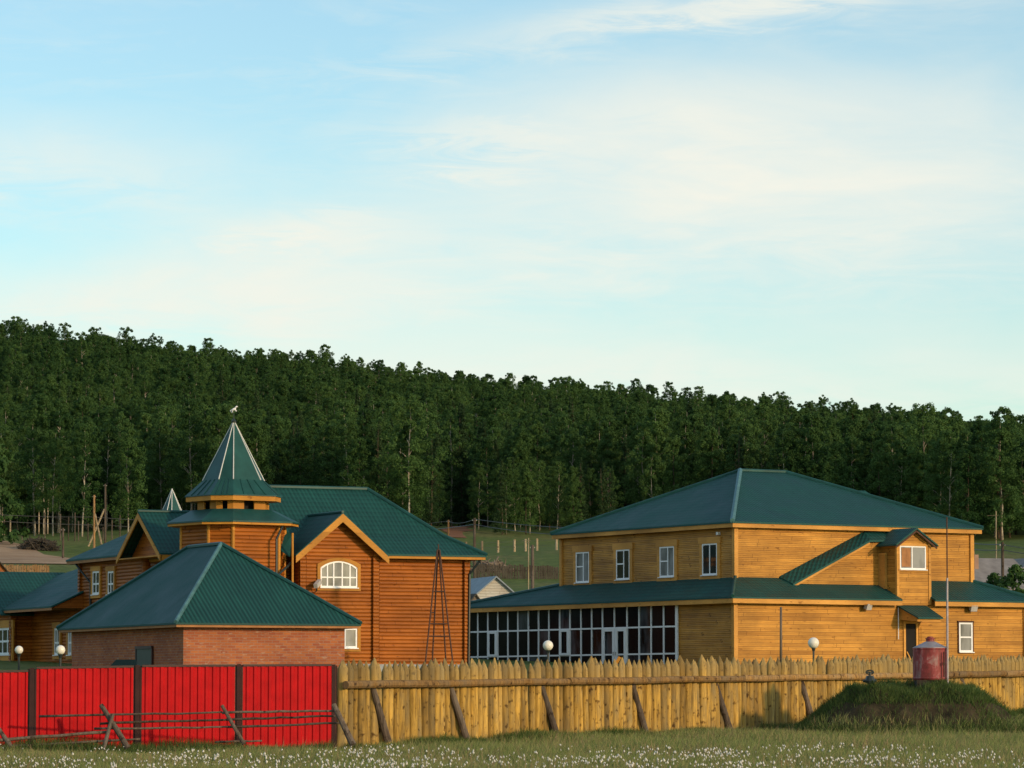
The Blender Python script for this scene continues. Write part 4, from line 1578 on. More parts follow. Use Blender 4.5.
    mb.box(W((da + MA0) / 2 + 0.1, (DB0 + DB1) / 2, dz - 0.10), F.R * ((MA0 - da) / 2 - 0.05), F.L * (DB1 - DB0) / 2, UP * 0.012)
    mb.build('low_fascia', MT['soffit'], h)
    # its own cross gable, nearest the left edge of the picture
    cb0 = F.b_at(35, MA0)
    cb1 = cb0 + 7.6
    ca = MA0 - 1.15
    cc = (cb0 + cb1) / 2
    cz = F.z_at(571.5, ca, cc)
    czs = dz + 0.02
    mb = MB()
    siding(mb, W(ca, cb1, 0), -F.L, [(0, zb - 0.2), (cb1 - cb0, zb - 0.2), (cb1 - cb0, czs), ((cb1 - cb0) / 2, cz - 0.2), (0, czs)], **kw)
    siding(mb, W(ca, cb0, 0), F.R, [(0, zb - 0.2), (1.2, zb - 0.2), (1.2, czs), (0, czs)], **kw)
    mb.build('low_bay_wall', MT['log'], h)
    log_corner(h, F, ca, cb0, zb - 0.2, czs)
    mb = MB()
    cs = (cz - czs) / (cc - cb0)
    oo = 0.5
    roof_shell(mb, [[W(ca - 0.8, cb0 - oo, czs - oo * cs), W(ca - 0.8, cc, cz), W(dr_ - 0.5, cc, cz), W(dr_ - 0.5, cb0 - oo, czs - oo * cs)],
                    [W(ca - 0.8, cc, cz), W(ca - 0.8, cb1 + oo, czs - oo * cs), W(dr_ - 0.5, cb1 + oo, czs - oo * cs), W(dr_ - 0.5, cc, cz)]])
    mb.build('low_bay_roof', MT['roof'], h)
    win_side(h, F, ca - 0.03, -6, 13.5, 628, 655, vbars=(0.3, 0.55, 0.8), hbars=(0.5,), casing=0.3, cmat='log_trim', bar=0.12, pane='glass', proud=0.09)
    for (x0, x1) in ((56.5, 61.5), (70, 74)):
        win_side(h, F, MA0 - 0.15, x0, x1, 628, 655, vbars=(0.5,), hbars=(0.45,), casing=0.22, cmat='log_trim', bar=0.12, pane='glass', proud=0.09)
    # second spire far behind
    Y2 = 202.0
    Z2 = lambda py: zrow(py, Y2)
    build_tower(h, xcol(172, Y2, 500), Y2, zb, Z2(566), Z2(556), Z2(545), Z2(534), Z2(489), 1.7, 2.2, 1.2, 1.6, 1.02, False)


build_log_house()


# ------------------------------------------------------------------ red sheet fence
RY = 112.0


def build_red_fence():
    root = thing('metal_fence', pt(170, 742, RY), 'bright red ribbed sheet metal fence with dark brown posts', 'fence')
    edges = [(-70, 28, 674, 672), (36.5, 133.5, 669, 667.5), (142, 235, 667, 666.5), (243, 331.5, 666.5, 666)]
    zb = hz(-10, RY) - 0.1

    def Yx(px):
        return RY - 2.6 * (335 - px) / 335.0
    for px0, px1, y0, y1 in edges:
        P, Q = pt(px0, y0, Yx(px0)), pt(px1, y1, Yx(px1))
        mb = MB()
        u = Vector((Q.x - P.x, Q.y - P.y, 0))
        L = u.length
        u.normalize()
        n = Vector((u.y, -u.x, 0))
        # trapezoid ribs
        pr, x = [], 0.0
        while x < L:
            for dx, o in ((0, 0.0), (0.075, 0.0), (0.105, 0.035), (0.18, 0.035), (0.21, 0.0)):
                if x + dx <= L:
                    pr.append((x + dx, o))
            x += 0.215
        pr.append((L, 0.0))
        for (x0, o0), (x1, o1) in zip(pr, pr[1:]):
            if x1 - x0 < 1e-4:
                continue
            za, zc = P.z + (Q.z - P.z) * x0 / L, P.z + (Q.z - P.z) * x1 / L
            A, B = Vector((P.x, P.y, 0)) + u * x0 + n * o0, Vector((P.x, P.y, 0)) + u * x1 + n * o1
            mb.face([A + UP * zb, B + UP * zb, B + UP * zc, A + UP * za])
        mb.build('panel', MT['red'], root)
        mb = MB()
        mb.bar(P + UP * 0.03 + n * 0.01, Q + UP * 0.03 + n * 0.01, 0.08, 0.06)
        mb.build('top_rail', MT['brownsteel'], root)
    for px, w, y in ((32.2, 0.24, 668), (137.8, 0.22, 665), (239, 0.20, 664), (333.8, 0.18, 664.5)):
        Y = Yx(px) + 0.05
        P = pt(px, y, Y)
        mb = MB()
        mb.box((P.x, P.y, (P.z + zb) / 2), (w / 2 * 0.55, 0, 0), (0, 0.06, 0), (0, 0, (P.z - zb) / 2))
        for s in (-1, 1):
            mb.box((P.x + s * w * 0.42, P.y + 0.02, (P.z - 0.03 + zb) / 2), (w * 0.11, 0, 0), (0, 0.04, 0), (0, 0, (P.z - 0.03 - zb) / 2))
        mb.build('post', MT['brownsteel'], root)


build_red_fence()


# ------------------------------------------------------------------ grey pole fence in front of it
def wobbly(p, q, r, n=7, amp=0.015, rnd=random):
    p, q = Vector(p), Vector(q)
    pts = [p.lerp(q, k / (n - 1)) + Vector((0, 0, rnd.uniform(-amp, amp))) for k in range(n)]
    rad = [r * (1.0 - 0.22 * k / (n - 1)) * rnd.uniform(0.94, 1.06) for k in range(n)]
    return pts, rad


def build_pole_fence():
    Y = 108.6
    root = thing('pole_fence', pt(200, 742, Y), 'low grey pole fence with crossed stakes before the red sheets', 'fence')
    rnd = random.Random(5)
    for (x0, y0, x1, y1, r, dy) in ((39, 716.5, 222, 712.5, .034, 0), (222, 712.7, 338, 710.5, .036, 0), (100, 723.5, 228, 719.5, .036, 0.12), (226, 719.6, 336, 715.8, .036, 0.12),
                                    (94, 729, 230, 727, .033, 0.05), (228, 727, 341, 723, .036, 0.05), (-30, 742, 109, 732, .052, -.2), (-30, 749, 98, 741, .042, -.2), (92, 742, 140, 739, .035, .2), (215, 742, 262, 741, .03, .2)):
        pts, rad = wobbly(pt(x0, y0, Y + dy), pt(x1, y1, Y + dy), r, 9, 0.012, rnd)
        mb = MB()
        mb.tube(pts, rad, 8)
        mb.build('rail', MT['grey_log'], root, smooth=True)
    for (x0, y0, x1, y1, r, dy) in ((101, 705, 128, 748, .085, -.05), (113, 714, 103, 751, .062, -.28), (222, 705.5, 244, 744, .062, -.12), (-6, 722, 12, 748, .07, -.1), (333.5, 704.5, 353, 745, .095, -.15)):
        pts, rad = wobbly(pt(x1, y1, Y + dy - 0.25), pt(x0, y0, Y + dy + 0.1), r, 6, 0.008, rnd)
        mb = MB()
        mb.tube(pts, rad, 10)
        mb.build('stake', MT['grey_log'], root, smooth=False)


build_pole_fence()

# ------------------------------------------------------------------ palisade
FL = Vector((xcol(336.5, 112, 690), 112.0, 0))
FR = Vector((xcol(1024, 150, 690), 150.0, 0))
FD = (FR - FL).normalized()
FN = Vector((FD.y, -FD.x, 0))
FLEN = (FR - FL).length


def fence_top(s):
    t = s / FLEN
    Y = 112 + 38 * t
    return zrow(660.5 - 5.5 * t, Y)


def build_palisade():
    root = thing('palisade', FL + UP * 0.4, 'tall palisade of pointed yellow log stakes with a rail and slanting props', 'fence')
    rnd = random.Random(21)
    protos = []
    for k in range(9):
        mb = MB()
        n = 10
        r = 1.0
        H = 2.55
        rr = [1.0, 0.98, 0.95, 0.92, 0.90]
        zz = [0, 0.6, 1.2, 1.8, H - 0.26]
        ang = [rnd.uniform(0.93, 1.06) for _ in range(n)]
        rings = []
        for R_, z_ in zip(rr, zz):
            b = len(mb.v)
            ox = rnd.uniform(-0.05, 0.05)
            for i in range(n):
                t = 2 * math.pi * i / n
                mb.v.append(Vector(((math.cos(t) * ang[i] * R_ + ox) * 0.142, math.sin(t) * ang[i] * R_ * 0.142, z_)))
            rings.append(b)
        for a, b in zip(rings, rings[1:]):
            for i in range(n):
                j = (i + 1) % n
                mb.f.append((a + i, a + j, b + j, b + i))
                mb.uv.append(None)
        # hewn point: four to six flat cuts to an off-centre tip
        tip = len(mb.v)
        tx = rnd.uniform(-0.03, 0.03)
        mb.v.append(Vector((tx - 0.012, rnd.uniform(-.02, .02), H + rnd.uniform(-.03, .03))))
        mb.v.append(Vector((tx + 0.012, rnd.uniform(-.02, .02), H + rnd.uniform(-.03, .03))))
        b = rings[-1]
        for i in range(n):
            j = (i + 1) % n
            c0 = tip + (1 if math.cos(2 * math.pi * i / n) > 0 else 0)
            c1 = tip + (1 if math.cos(2 * math.pi * j / n) > 0 else 0)
            mb.f.append((b + i, b + j, c0) if c0 == c1 else (b + i, b + j, c1, c0))
            mb.uv.append(None)
        me = bpy.data.meshes.new('stake')
        me.from_pydata([tuple(v) for v in mb.v], [], mb.f)
        me.materials.append(MT['palisade'])
        me.polygons.foreach_set('use_smooth', [len(p.vertices) == 4 and p.index < n * 4 for p in me.polygons])
        protos.append(me)
    s, k = 0.06, 0
    rest = []
    rl = root.location
    while s < FLEN + 9:
        w = rnd.choice((0.78, 0.86, 1.0, 1.12, 1.2, 0.95))
        rad = 0.142 * w
        s += rad
        P = FL + FD * s
        zt = fence_top(s) + rnd.gauss(0, 0.045) + (0.02 if w > 1 else -0.02)
        sc = Vector((w, w, 1.0))
        me = protos[rnd.randrange(len(protos))]
        loc = Vector((P.x, P.y, zt - 2.55)) + FN * rnd.uniform(-0.03, 0.03)
        rot = (rnd.gauss(0, 0.010), rnd.gauss(0, 0.012), rnd.uniform(-0.6, 0.6))
        if k < 100:
            o = bpy.data.objects.new('stake', me)
            o.parent = root
            o.location = loc - rl
            o.rotation_euler = rot
            o.scale = sc
            col.objects.link(o)
        else:
            rest.append((me, loc, rot[2], sc))
        s += rad + rnd.choice((0.006, 0.012, 0.02, 0.04))
        k += 1
    mb = MB()
    for me, loc, rz, sc in rest:
        c_, s_ = math.cos(rz), math.sin(rz)
        n0 = len(mb.v)
        for v in me.vertices:
            x, y = v.co.x * sc.x, v.co.y * sc.y
            mb.v.append(Vector((x * c_ - y * s_, x * s_ + y * c_, v.co.z)) + loc)
        for p in me.polygons:
            mb.f.append(tuple(n0 + i for i in p.vertices))
            mb.uv.append(None)
    o = mb.build('stakes', MT['palisade'], root)
    tag(o, kind='stuff')
    # rails nailed to the front
    def s_at(px):
        u = (px - 512) / FPX
        return (u * FL.y - FL.x) / (FD.x - u * FD.y)
    cuts = [338.5, 561, 736, 831, 930, 997, 1120]
    for i, (p0, p1) in enumerate(zip(cuts, cuts[1:])):
        s0, s1 = s_at(p0), s_at(p1)
        r = 0.115 if i < 4 else 0.125
        pts = []
        for k in range(6):
            s_ = s0 + (s1 - s0 - 0.02) * k / 5
            q = FL + FD * s_ + FN * (0.26 + (0.02 if i % 2 else 0))
            y = np.interp(338 + (1024 - 338) * min(1, s_ / FLEN), [338, 1024], [0, 0])
            pts.append(q + UP * (fence_top(s_) - 0.70 + 0.012 * math.sin(k * 2.1 + i)))
        mb = MB()
        mb.tube(pts, [r * (1.0 - 0.02 * k) for k in range(6)], 10)
        mb.build('rail', MT['rail'], root, smooth=False)
    # slanting props
    for (x0, y0, x1, y1) in ((373, 688, 388, 742), (450.5, 687, 467, 740), (541.5, 686, 557, 736), (632.5, 685, 646, 733), (715.5, 683, 730, 730), (801, 680, 811, 716), (960, 676, 972, 712)):
        s0 = s_at(x0)
        top = FL + FD * s0 + FN * 0.25
        top = pt(x0, y0, top.y)
        q = FL + FD * s_at(x1) + FN * 1.0
        bot = pt(x1, y1, q.y)
        pts, rad = wobbly(bot, top, 0.115, 6, 0.0, rnd)
        mb = MB()
        mb.tube(pts, rad, 10)
        mb.build('prop', MT['grey_log'], root)


build_palisade()

# ------------------------------------------------------------------ mound with tank
MC = Vector((xcol(912, 129.3), 129.3, 0))


def mound_h(x, y):
    """Height of the bank above the meadow."""
    dx = (x - MC.x) / np.where(x < MC.x, 4.15, 4.2)
    dy = (y - MC.y) / 3.9
    r = np.sqrt(np.abs(dx) ** 2.6 + np.abs(dy) ** 2.6)
    t = np.clip(1.06 - r, 0, 1)
    t = t * t * (3 - 2 * t)
    f = np.clip(t * 1.35, 0, 1)
    n = 0.06 * np.sin(x * 2.1 + y * 1.3) + 0.05 * np.sin(x * 3.7 - y * 2.9 + 1) + 0.035 * np.sin(x * 7.3 + y * 5.1)
    return f * (1.43 + 1.5 * n)


def surf(x, y):
    return height(x, y) + mound_h(np.asarray(x, float), np.asarray(y, float))


def make_mound():
    xs, ys = np.linspace(MC.x - 5.2, MC.x + 5.0, 90), np.linspace(MC.y - 5.0, MC.y + 5.0, 70)
    gx, gy = np.meshgrid(xs, ys)
    m = mound_h(gx, gy)
    gz = height(gx, gy) + np.where(m > 0.02, m, -0.1) + np.where(m > 0.05, rng.normal(0, 0.02, m.shape), 0)
    v = np.stack([gx, gy, gz], -1).reshape(-1, 3)
    nx, ny = len(xs), len(ys)
    i = np.arange((ny - 1) * (nx - 1))
    a = (i // (nx - 1)) * nx + i % (nx - 1)
    f = np.stack([a, a + 1, a + nx + 1, a + nx], 1).ravel()
    o = bpy.data.objects.new('mound', np_mesh('mound', v, f, 4, MT['soil'], smooth=True))
    col.objects.link(o)
    tag(o, 'grassy earth bank in front of the palisade', 'mound', kind='structure')


make_mound()


def build_tank():
    Y = 128.8
    c = pt(930.5, 680, Y)
    g = float(surf(c.x, c.y))
    root = thing('water_tank', (c.x, c.y, g), 'rusty red cylindrical tank with grey conical lid on the grassy mound', 'tank')
    r = 0.575
    zt = zrow(648, Y)
    H = zt - c.z
    mb = MB()
    mb.lathe(c, [(0.0, 0.0), (r * 0.96, 0.0), (r, 0.03), (r * 1.02, 0.06), (r, 0.09), (r, H * 0.5), (r, H - 0.06), (r * 1.02, H - 0.04), (r * 1.02, H), (r * 0.99, H)], 40)
    body = mb.build('tank_body', MT['tank'], root)
    mb = MB()
    s = Vector((0.35, -0.94, 0)).normalized()
    mb.box(c + s * (r + 0.012) + UP * (H * 0.48) + Vector((0.18, 0, 0)), Vector((0.012, 0, 0)), s * 0.02, UP * 0.42)
    mb.box(c + s * (r + 0.03) + UP * (H * 0.5) + Vector((0.17, 0, 0)), Vector((0.03, 0, 0)), s * 0.03, UP * 0.05)
    mb.build('hatch', MT['rust'], body)
    mb = MB()
    zn = zrow(641.5, Y) - c.z
    mb.lathe(c, [(r * 1.01, H), (r * 1.01, H + 0.015), (r * 0.55, H + (zn - H) * 0.62), (0.16, zn)], 40)
    mb.build('lid', MT['zinc'], root)
    mb = MB()
    mb.lathe(c, [(0.135, zn - 0.04), (0.135, zn + 0.07), (0.155, zn + 0.075), (0.155, zn + 0.115), (0.10, zn + 0.12), (0.10, zn + 0.16), (0.0, zn + 0.17)], 24)
    mb.build('neck', MT['tank'], root)
    mb = MB()
    mb.box((c.x, c.y, (c.z + g) / 2 - 0.07), (0.50, 0, 0), (0, 0.50, 0), (0, 0, max(0.05, (c.z - g) / 2 + 0.065)))
    mb.build('support', MT['darkplank'], root)


build_tank()


def rod(name, px, y0, y1, Y, r, mat, label, cat, on=None):
    P, Q = pt(px, y1, Y), pt(px, y0, Y)
    if on:
        P.z = float(surf(P.x, P.y)) - 0.1
    mb = MB()
    mb.tube([P, Q], [r, r * 0.8], 8)
    o = mb.build(name, MT[mat], None, smooth=True, origin=P)
    return tag(o, label, cat)


rt = thing('antenna_mast', pt(947.5, 688, 128.4), 'thin tall pipe mast standing beside the red tank', 'mast')
mb = MB()
p0, p1, p2 = pt(947.6, 692, 128.4), pt(947.2, 578, 128.4), pt(946.8, 517, 128.4)
mb.tube([p0, p1], 0.036, 8)
mb.build('lower_pipe', MT['zinc'], rt)
mb = MB()
mb.tube([p1, p2], 0.022, 8)
mb.build('upper_pipe', MT['rust'], rt)

# pump fitting on the mound
P = pt(870, 682, 127.9)
P.z = float(surf(P.x, P.y)) + 0.10
rt = thing('water_valve', P, 'small dark valve wheel and pipe on the mound beside the tank', 'valve')
mb = MB()
mb.tube([P - UP * 0.25, P + UP * 0.30], 0.06, 8)
mb.tube([P + UP * 0.14 + Vector((-0.24, 0, 0)), P + UP * 0.14 + Vector((0.22, 0, 0))], 0.05, 8)
mb.lathe(P + UP * 0.06, [(0.15, 0), (0.17, 0.08), (0.12, 0.24), (0.0, 0.26)], 10)
mb.build('valve_body', MT['pipe'], rt)
mb = MB()
for k in range(12):
    t0, t1 = 2 * math.pi * k / 12, 2 * math.pi * (k + 1) / 12
    c = P + UP * 0.42
    mb.tube([c + Vector((math.cos(t0) * .13, 0.02, math.sin(t0) * .13 * 0.5)), c + Vector((math.cos(t1) * .13, 0.02, math.sin(t1) * .13 * 0.5))], 0.022, 6)
mb.bar(P + UP * 0.42 + Vector((-.13, 0, 0)), P + UP * 0.42 + Vector((.13, 0, 0)), 0.05, 0.05)
mb.tube([P + UP * 0.30, P + UP * 0.44], 0.035, 6)
mb.build('hand_wheel', MT['pipe'], rt)


# ------------------------------------------------------------------ lamps with white globes
def lamp(px, py, Y, dia_px, label):
    c = pt(px, py, Y)
    r = dia_px / 2 / FPX * Y
    g = hz(c.x, c.y)
    root = thing('globe_lamp', (c.x, c.y, g), label, 'lamp', 'globe lamps around the houses')
    mb = MB()
    mb.tube([Vector((c.x, c.y, g - 0.1)), Vector((c.x, c.y, c.z - r * 0.95))], 0.04, 10)
    mb.lathe((c.x, c.y, g), [(0.09, 0), (0.09, 0.35), (0.045, 0.42)], 12)
    mb.build('pole', MT['pipe'], root)
    mb = MB()
    mb.lathe((c.x, c.y, c.z - r), [(0.05, -0.10), (0.07, -0.02), (0.09, 0.05)], 12)
    mb.build('collar', MT['pipe'], root)
    mb = MB()
    mb.lathe(c, [(r * math.cos(a), r * math.sin(a)) for a in np.linspace(-math.pi / 2, math.pi / 2, 15)], 24)
    mb.build('globe', MT['lampglobe'], root, smooth=True)


lamp(548, 645.5, 156, 10.3, 'white globe lamp in front of the glazed hall')
lamp(813.5, 643, 152, 11.2, 'white globe lamp before the sunlit boarded wall')
lamp(60.5, 650, 126, 9.6, 'white globe lamp beside the brick outbuilding corner')
lamp(19, 650, 146, 8.4, 'white globe lamp at the far left by the dark log wall')

# grey post before the sunlit wall
rod('wooden_post', 781, 607, 668, 178, 0.065, 'greywood', 'slim grey post standing upright before the sunlit boarded wall', 'post')


# ------------------------------------------------------------------ rusty lattice mast
def build_lattice():
    Y = 172.0
    ap = pt(438, 549, Y)
    base = [pt(423.5, 667, Y), pt(431.5, 667, Y + 1.4), pt(455, 667, Y + 0.3), pt(447, 667, Y + 1.7)]
    base = [Vector((p.x, p.y, hz(p.x, p.y))) for p in base]
    root = thing('lattice_mast', sum(base, Vector()) / 4, 'rusty tapering four-legged lattice mast before the orange log wall', 'mast')
    c = ap + Vector((0, 0.85, 0))
    legs = []
    for b in base:
        top = c + (b - c) * 0.07
        top.z = ap.z
        legs.append((b, top))
        mb = MB()
        mb.tube([b, top], 0.04, 6)
        mb.build('leg', MT['rust'], root)
    mb = MB()
    mb.tube([c, c + UP * 0.25], 0.03, 6)
    mb.build('tip', MT['rust'], root)
    order = (0, 2, 3, 1)
    for py in (591, 612, 623.5, 636):
        z = zrow(py, Y)
        q = []
        for i in order:
            b, t = legs[i]
            f = (z - b.z) / (t.z - b.z)
            q.append(b.lerp(t, f))
        mb = MB()
        for i in range(4):
            if py == 612 and i != 3:
                continue
            mb.tube([q[i], q[(i + 1) % 4]], 0.025, 6)
        mb.build('crossbar', MT['rust'], root)


build_lattice()

# shed roof and boards peeping over the fences
P = pt(123, 668, 120)
g = hz(P.x, P.y)
rt = thing('shed', (P.x, P.y, g), 'low dark green shed roof showing just above the red fence', 'shed')
mb = MB()
q = lambda px, py, Y: pt(px, py, Y)
roof_shell(mb, [[q(109, 667, 119.4), q(137, 667, 119.4), q(136, 659.5, 121), q(116, 659.5, 121)], [q(137, 667, 122.6), q(109, 667, 122.6), q(116, 659.5, 121), q(136, 659.5, 121)]], 0.05)
mb.build('roof', MT['darkgreen'], rt)
mb = MB()
zz = zrow(667, 119.4)
mb.box((P.x, 121, (zz + g) / 2 - 0.05), (0.38, 0, 0), (0, 1.3, 0), (0, 0, (zz - g) / 2))
mb.build('wall', MT['greywood'], rt)
for i, (px, py, lab) in enumerate(((589, 661, 'orange plank leaning behind the palisade, left of the glass door'), (616, 660, 'orange plank leaning behind the palisade, below the glass door'))):
    Y = 150
    A = pt(px - 9, py + 9, Y)
    B = pt(px + 4, py - 3, Y)
    g = hz(A.x, A.y)
    A2 = A + (A - B) * 1.6
    A2.z = g
    mb = MB()
    mb.bar(A2, B, 0.16, 0.12, (0, 1, 0))
    tag(mb.build('plank', MT['log_trim'], None, origin=A2), lab, 'plank', 'planks behind the palisade')


# ------------------------------------------------------------------ village behind
def simple_house(name, label, F, w, d, zb, ze, zp, wall, roof, ov=0.35, group=None):
    """Gable front at b = 0 across a, ridge running back."""
    h = thing(name, F.w(w / 2, d / 2, zb), label, 'house', group)
    mb = MB()
    siding(mb, F.w(0, 0, 0), F.R, [(0, zb), (w, zb), (w, ze), (w / 2, zp - 0.06), (0, ze)], course=0.2, lap=0.02)
    siding(mb, F.w(w, 0, 0), F.L, [(0, zb), (d, zb), (d, ze), (0, ze)], course=0.2, lap=0.02)
    siding(mb, F.w(w, d, 0), -F.R, [(0, zb), (w, zb), (w, ze), (w / 2, zp - 0.06), (0, ze)], course=0.2, lap=0.02)
    siding(mb, F.w(0, d, 0), -F.L, [(0, zb), (d, zb), (d, ze), (0, ze)], course=0.2, lap=0.02)
    mb.build('wall', MT[wall], h)
    s = (zp - ze) / (w / 2)
    mb = MB()
    el, er = ze - s * ov, ze - s * ov
    roof_shell(mb, [[F.w(-ov, -ov, el), F.w(w / 2, -ov, zp), F.w(w / 2, d + ov, zp), F.w(-ov, d + ov, el)],
                    [F.w(w / 2, -ov, zp), F.w(w + ov, -ov, er), F.w(w + ov, d + ov, er), F.w(w / 2, d + ov, zp)]], 0.12)
    rf = mb.build('roof', MT[roof], h)
    return h, rf


F = Frame(474, 292.0, 0.96, 0.28)
wv = F.a_at(517, 0)
gz_ = F.z_at(618, wv / 2, 0)
h, rf = simple_house('cottage', 'white gabled cottage with blue-grey roof between the two big houses', F, wv, 7.0, gz_ - 1, F.z_at(595, wv / 2, 0), F.z_at(576, wv / 2, 0), 'whitewall', 'blueroof', 0.3)
mb = MB()
mb.box(F.w(1.9, -0.03, F.z_at(601.5, 1, 0)), F.R * 1.0, F.L * 0.02, UP * 0.25)
mb.build('red_board', MT['red'], h)
F2 = Frame(468, 284.0, 0.96, 0.28)
wv = F2.a_at(483, 0)
h, rf = simple_house('shed', 'small grey plank shed with a dark chimney beside the white cottage', F2, wv, 2.5, gz_ - 1.5, F2.z_at(603.5, 0.5, 0), F2.z_at(593.5, 0.5, 0), 'greywood', 'darkplank', 0.2)
mb = MB()
p = F2.w(0.25, 1.6, 0)
mb.box((p.x, p.y, zrow(592, 284)), (0.15, 0, 0), (0, 0.15, 0), (0, 0, 0.55))
mb.box((p.x, p.y, zrow(583.5, 284)), (0.22, 0, 0), (0, 0.22, 0), (0, 0, 0.08))
mb.build('chimney', MT['dark'], rf)

# old house at the right edge: long grey roof towards us, mint gable at its end
F3 = Frame(968, 252.0, 0.93, 0.36)
L3 = 9.0
zb3, ze3, zp3 = zrow(600, 252), zrow(588, 252), zrow(558, 256)
h = thing('cottage', F3.w(4, 3, zb3), 'old cottage with long grey slate roof and mint gable at right edge', 'house')
mb = MB()
roof_shell(mb, [[F3.w(-0.4, -0.4, ze3), F3.w(5.2, -0.4, ze3), F3.w(5.2, 3.5, zp3), F3.w(-0.4, 3.5, zp3)],
                [F3.w(5.2, 3.5, zp3), F3.w(5.2, 7.4, ze3), F3.w(-0.4, 7.4, ze3), F3.w(-0.4, 3.5, zp3)]], 0.12)
rf = mb.build('roof', MT['slate'], h)
mb = MB()
rect_walls(mb, F3, 0, 5.0, 0, 7, zb3 - 3, ze3, course=0.2, lap=0.02)
mb.build('wall', MT['mintwall'], h)
mb = MB()
mb.box(F3.w(1.7, 2.2, zrow(562, 254)), F3.R * 0.15, F3.L * 0.15, UP * 0.5)
mb.build('chimney', MT['brick'], rf)
mb = MB()
mb.box(F3.w(2.0, 3.2, zrow(556, 255)), F3.R * 0.10, F3.L * 0.10, UP * 0.35)
mb.build('chimney', MT['brick'], rf)
Fm = Frame(1014, 262.0, 0.93, 0.36)
h, rf = simple_house('cottage', 'mint green gabled annex beside the old grey-roofed cottage', Fm, 3.6, 4.0, zb3 - 3, zrow(572, 262), zrow(557, 262), 'mintwall', 'slate', 0.25)

# corner of a brown hut at the left edge, tan plank fence beside it
Fh = Frame(-22, 330.0, 0.93, 0.36)
h, rf = simple_house('hut', 'brown hut with dark roof at the far left edge', Fh, 2.5, 3.0, zrow(590, 330), zrow(570, 330), zrow(553, 330), 'log', 'darkplank', 0.3)


def plank_fence(name, label, px0, px1, Y0, Y1, y_top0, y_top1, hgt, mat, w=0.16, seed=1, jag=0.05):
    P, Q = pt(px0, y_top0, Y0), pt(px1, y_top1, Y1)
    root = thing(name, P - UP * hgt, label, 'fence')
    rnd = random.Random(seed)
    d = Vector((Q.x - P.x, Q.y - P.y, 0))
    L = d.length
    d.normalize()
    n = Vector((d.y, -d.x, 0))
    mb = MB()
    s = 0
    while s < L:
        z = P.z + (Q.z - P.z) * s / L + rnd.uniform(-jag, jag)
        c = Vector((P.x, P.y, 0)) + d * (s + w / 2)
        mb.box(c + UP * (z - hgt / 2 - 0.2), d * w * 0.46, n * 0.02, UP * (hgt / 2 + 0.2))
        s += w * rnd.choice((1, 1, 1.05, 1.2))
    mb.build('boards', MT[mat], root)
    mb = MB()
    for k in (0.25, 0.8):
        mb.bar(P - UP * hgt * k + n * -0.05, Q - UP * hgt * k + n * -0.05, 0.05, 0.09)
    mb.build('rail', MT[mat], root)
    return root


plank_fence('plank_fence', 'dark weathered plank fence across the meadow behind the white cottage', 476, 562, 372, 372, 564, 567, 1.9, 'darkplank', 0.22, 3, 0.12)
plank_fence('plank_fence', 'tan upright plank fence at the far left below the dirt track', -14, 48, 352, 352, 565, 565, 1.6, 'tanplank', 0.22, 4, 0.06)


def field_fence(name, label, posts, Y, mat, r, wires):
    pts_ = []
    root = thing(name, pt(posts[0][0], posts[0][2], Y), label, 'fence')
    for px, y0, y1 in posts:
        A, B = pt(px, y1, Y), pt(px, y0, Y)
        g = hz(A.x, A.y)
        A.z = g - 0.2
        B.z = max(B.z, g + 1.35)
        mb = MB()
        mb.tube([A, B], [r, r * 0.9], 7)
        mb.build('post', MT[mat], root)
        pts_.append((A, B))
    for f in wires:
        mb = MB()
        mb.tube([A.lerp(B, f) for A, B in pts_], 0.012, 4)
        mb.build('wire', MT['wire'], root)


field_fence('field_fence', 'row of pale posts and wire across the meadow below the forest', [(466, 545, 556), (482, 544.5, 556), (498, 544, 558), (514.5, 545, 557), (525.5, 545.5, 559), (537, 549, 562), (556.5, 545, 552)], 428, 'post', 0.14, (0.5, 0.85))
field_fence('field_fence', 'row of thin pale posts along the forest edge below the birches', [(22, 530, 545), (45, 512, 528), (60.5, 514, 527), (68.5, 517, 528), (75, 512.5, 527), (78.5, 521, 530), (88, 523, 537), (103, 527, 540), (112, 520, 535), (120, 515, 532)], 500, 'grey_log', 0.08, (0.85,))


def utility_pole(label, px, y0, y1, Y, r=0.13, mat='grey_log', brace=None, arm=None):
    A, B = pt(px, y1, Y), pt(px, y0, Y)
    A.z = hz(A.x, A.y)
    root = thing('utility_pole', A, label, 'pole', 'wooden poles of the village')
    mb = MB()
    mb.tube([A - UP * 0.4, B], [r, r * 0.8], 8)
    mb.build('pole', MT[mat], root)
    if brace:
        (x0, yy0), (x1, yy1) = brace
        mb = MB()
        mb.tube([pt(x1, yy1, Y - 0.3) - UP * 0.3, pt(x0, yy0, Y)], [r * 0.85, r * 0.7], 8)
        mb.build('brace', MT['post'], root)
    if arm:
        mb = MB()
        for z in arm:
            mb.bar(B - UP * z + Vector((-0.7, 0, 0)), B - UP * z + Vector((0.7, 0, 0)), 0.09, 0.11)
        mb.build('crossarm', MT[mat], root)
    mb = MB()
    for s in (-1, 1):
        mb.lathe(B + Vector((s * 0.16, 0, -0.25)), [(0.015, 0), (0.035, 0.03), (0.035, 0.09), (0.0, 0.11)], 8)
    mb.build('insulator', MT['lampgrey'], root)
    return B


